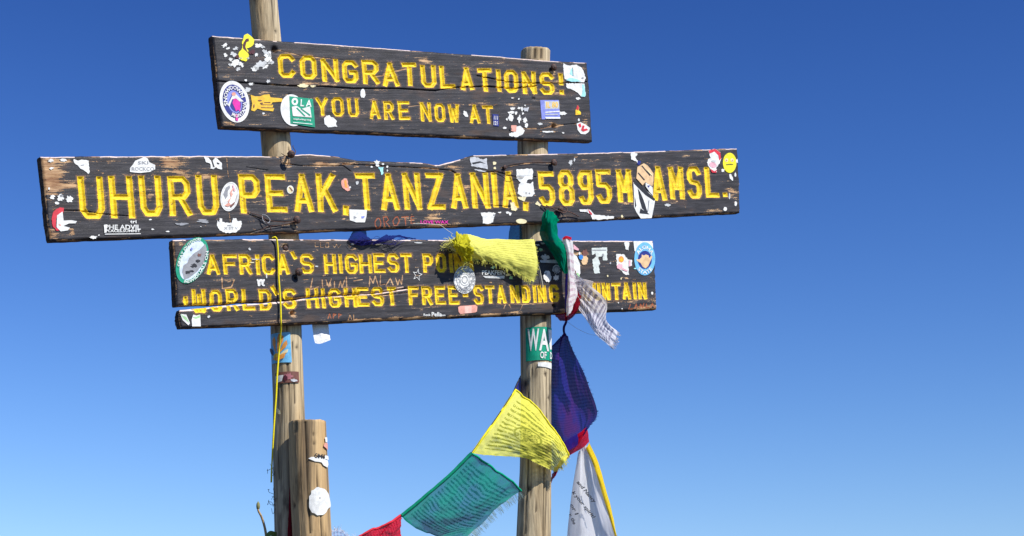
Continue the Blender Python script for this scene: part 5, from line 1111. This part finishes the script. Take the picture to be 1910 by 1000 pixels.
# rags behind and over the boards
nv = cloth('navy_rag', [[(663, 420, -.06), (670, 420, -.06), (676, 421, -.06), (680, 424, -.06)], [(655, 438, -.02), (665, 437, 0.0), (676, 438, .0), (686, 442, -.02)], [(650, 446, .008), (664, 447, .01), (678, 448, .01), (694, 448, .008)], [(654, 452, .008), (668, 457, .01), (682, 458, .01), (700, 452, .006)]], M_N, 'navy rag caught between the middle and bottom boards', 'rag', wr=.006, seed=51)
R5 = np.random.RandomState(5); paths = []
for i in range(22):
    x0 = 650 + 90 * R5.rand(); y0 = 446 + 9 * R5.rand(); L = 10 + 30 * R5.rand()
    pts = [P(x0, y0, .012), P(x0 + L * .4, y0 - 5 + 9 * R5.rand(), .02), P(x0 + L * .7, y0 - 6 + 10 * R5.rand(), .02), P(x0 + L, y0 - 5 + 10 * R5.rand(), .012)]
    paths.append((catmull([list(p) for p in pts], 8), .0008))
f = tubes('loose_threads', paths, TN, nv, 3); f.matrix_parent_inverse = world_of(nv).inverted(); f['kind'] = 'stuff'
cloth('navy_gauze', [[(700, 450, .01), (712, 442, .0), (726, 438, -.02), (745, 441, -.02), (770, 446, -.02)], [(694, 456, .014), (712, 452, .012), (730, 446, .0), (750, 444, -.01), (778, 446, -.01)]], M_N, n=40, m=10, wr=.007, wf=(8, 2), parent=nv)
cloth('teal_rag', [[(952, 418, -.09), (960, 420, -.08), (975, 420, -.09)], [(950, 432, -.09), (960, 434, -.075), (975, 434, -.09)], [(948, 452, -.09), (958, 450, -.08), (976, 448, -.09)]], M_T, 'teal rag behind the right pole between middle and bottom boards', 'rag', n=24, m=24, wr=.006, seed=53)
# grey strap behind the bottom board
wm_ = thread_mat('white_tape', (.76, .78, .80))
gs_ = cloth('white_tape', [[(580, 585, -.040), (595, 585, -.036), (610, 584, -.040)], [(582, 605, -.040), (597, 604, -.035), (612, 603, -.040)], [(584, 622, -.038), (599, 621, -.034), (614, 618, -.038)], [(586, 633, -.036), (601, 632, -.033), (616, 629, -.036)], [(588, 640, -.036), (598, 641, -.034), (617, 634, -.036)]], wm_, 'short end of white tape hanging from behind the bottom board', 'tape', n=24, m=30, wr=.003, wf=(4, 3))

# yellow string on the left pole
ys = thread_mat('yellow_cord', (.78, .66, .02))
things_tube('yellow_string', [(508, 444, .004), (514, 443, .012), (517, 452, .010), (519, 480, .009), (520, 520, .010), (523, 560, .009), (524, 600, .009), (524, 612, -.01), (521, 650, -.044), (517, 700, -.044), (515, 740, -.044), (512, 780, -.046), (509, 830, -.05), (507, 870, -.07), (506, 900, -.08)], .0029, ys,
            'thin yellow string hanging down the left pole over the bottom board', 'string', n=120)
things_tube('pale_string', [(770, 417, .01), (800, 418, .012), (820, 420, .012), (832, 428, .03), (845, 437, .05)], .0009, TP, 'frayed pale string running from the middle board to the yellow knot', 'string')
things_tube('pale_string', [(1000, 490, .05), (1006, 500, .012), (1012, 530, .01), (1014, 536, .01)], .0013, TP, 'short pale cord below the right corner of the draped yellow flag', 'cord')
# tangles on the left edge of the left pole
R6 = np.random.RandomState(9); paths = []
for i in range(13):
    y0 = 870 + 95 * R6.rand(); x0 = float(np.interp(y0, [870, 960], [510, 512])); 
    pts = [P(x0 + 2, y0, -.09)]; x, y = x0, y0
    for j in range(5): x += R6.randn() * 3 - .7; y += R6.randn() * 4; x = min(max(x, 499), 516); pts.append(P(x, y, -.09 + .01 * R6.randn()))
    paths.append((np.array(catmull([list(p) for p in pts], 18)) , .0008))
c0 = np.array(P(508, 910, -.09)); paths = [(p - c0, r) for p, r in paths]
tg = tubes('thread_tangle', paths, TD, None, 3); tg.location = c0; tag(tg, 'dark tangle of frayed threads on the left edge of the tall pole', 'threads')
# twig
tw = things_tube('twig', [(498, 1010, -.06), (494, 985, -.06), (488, 965, -.055), (482, 953, -.05), (481, 945, -.05)], np.linspace(.0042, .0028, 60), POST_B, 'thin dry twig with a bud tip leaning left of the tall pole', 'twig')
V_, Q_ = lathe([(.0005, -.013), (.005, -.008), (.006, 0), (.005, .008), (.0005, .015)], 10)
lf = mesh_obj('bud', quick_mesh('bud', V_, Q_), thread_mat('dry_bud', (.22, .22, .10)), tw); lf.matrix_parent_inverse = world_of(tw).inverted(); lf.location = P(481.5, 944, -.05)
lv = cloth('leaf', [[(496, 996, -.055), (504, 990, -.05), (516, 993, -.055)], [(498, 1004, -.05), (506, 1000, -.045), (517, 1004, -.05)]], thread_mat('dull_leaf', (.16, .22, .05)), n=10, m=8, wr=.002, parent=tw)
# maroon cloth between the posts
cloth('maroon_cloth', [[(543, 890, -.03), (546, 888, -.02), (549, 890, -.02)], [(540, 930, -.03), (545, 930, -.015), (550, 930, -.02)], [(537, 970, -.03), (543, 972, -.01), (551, 970, -.02)], [(534, 1015, -.03), (541, 1015, -.01), (553, 1015, -.02)]], M_M, 'dark maroon cloth squeezed between the tall pole and the short post', 'cloth', n=20, m=40, wr=.005, wf=(3, 6), seed=61)
# red flag and gauze at the bottom edge
rf = cloth('red_prayer_flag', [
    [(748, 961, .0), (728, 974, .01), (706, 984, .0), (690, 989, .01), (668, 1002, .0)],
    [(749, 975, .0), (734, 985, .02), (712, 996, .01), (694, 1004, .02), (670, 1012, .0)],
    [(749, 1000, .0), (735, 1006, .02), (715, 1012, .01), (696, 1018, .02), (676, 1026, .0)]], M_R, 'bright red prayer flag entering at the bottom left of the green flag', 'prayer flag', GRP, wr=.010, wf=(6, 3), seed=63)
hem(rf, 'v0', thread_mat('red_hem_cloth', (.6, .03, .05)), .004)
gz = cloth('white_gauze', [[(615, 994, .02), (630, 989, .02), (648, 998, .02), (664, 1004, .02)], [(612, 1012, .02), (632, 1008, .02), (650, 1012, .02), (668, 1018, .02)]], cloth_mat('thin_white_gauze', (.6, .6, .75), (.3, .3, .5), .62, 8, 'x', .5, .5, .02), 'thin white gauze edge between the short post and the red flag', 'gauze', n=30, m=16, wr=.005)
fringe(gz, 'v0', TW, .010, 60, 14, 1.2, r=.0004)
# orange rope and splinter on the right pole
things_tube('orange_rope', [(1017, 958, -.055), (1019, 970, -.05), (1016, 985, -.05), (1020, 1000, -.05), (1015, 1012, -.05), (1019, 1030, -.05)], .007, thread_mat('orange_rope_fibre', (.62, .36, .05)), 'short orange rope wound at the foot of the right pole', 'rope')
sp_ = things_tube('splinter', [(1018, 936, -.052), (1020, 945, -.045), (1023, 952, -.04), (1025, 962, -.045)], np.linspace(.003, .0015, 60), POST_B, None, None); sp_.parent = RP.o; sp_.matrix_parent_inverse = world_of(RP.o).inverted()
# single drifting threads
for pts, lb in (([(1058, 600, -.1), (1075, 612, -.08), (1095, 622, -.08), (1112, 626, -.1)], 'fine pale thread curling right of the knot above the blue flag'),):
    things_tube('thread', pts, .0005, TP, lb, 'thread')
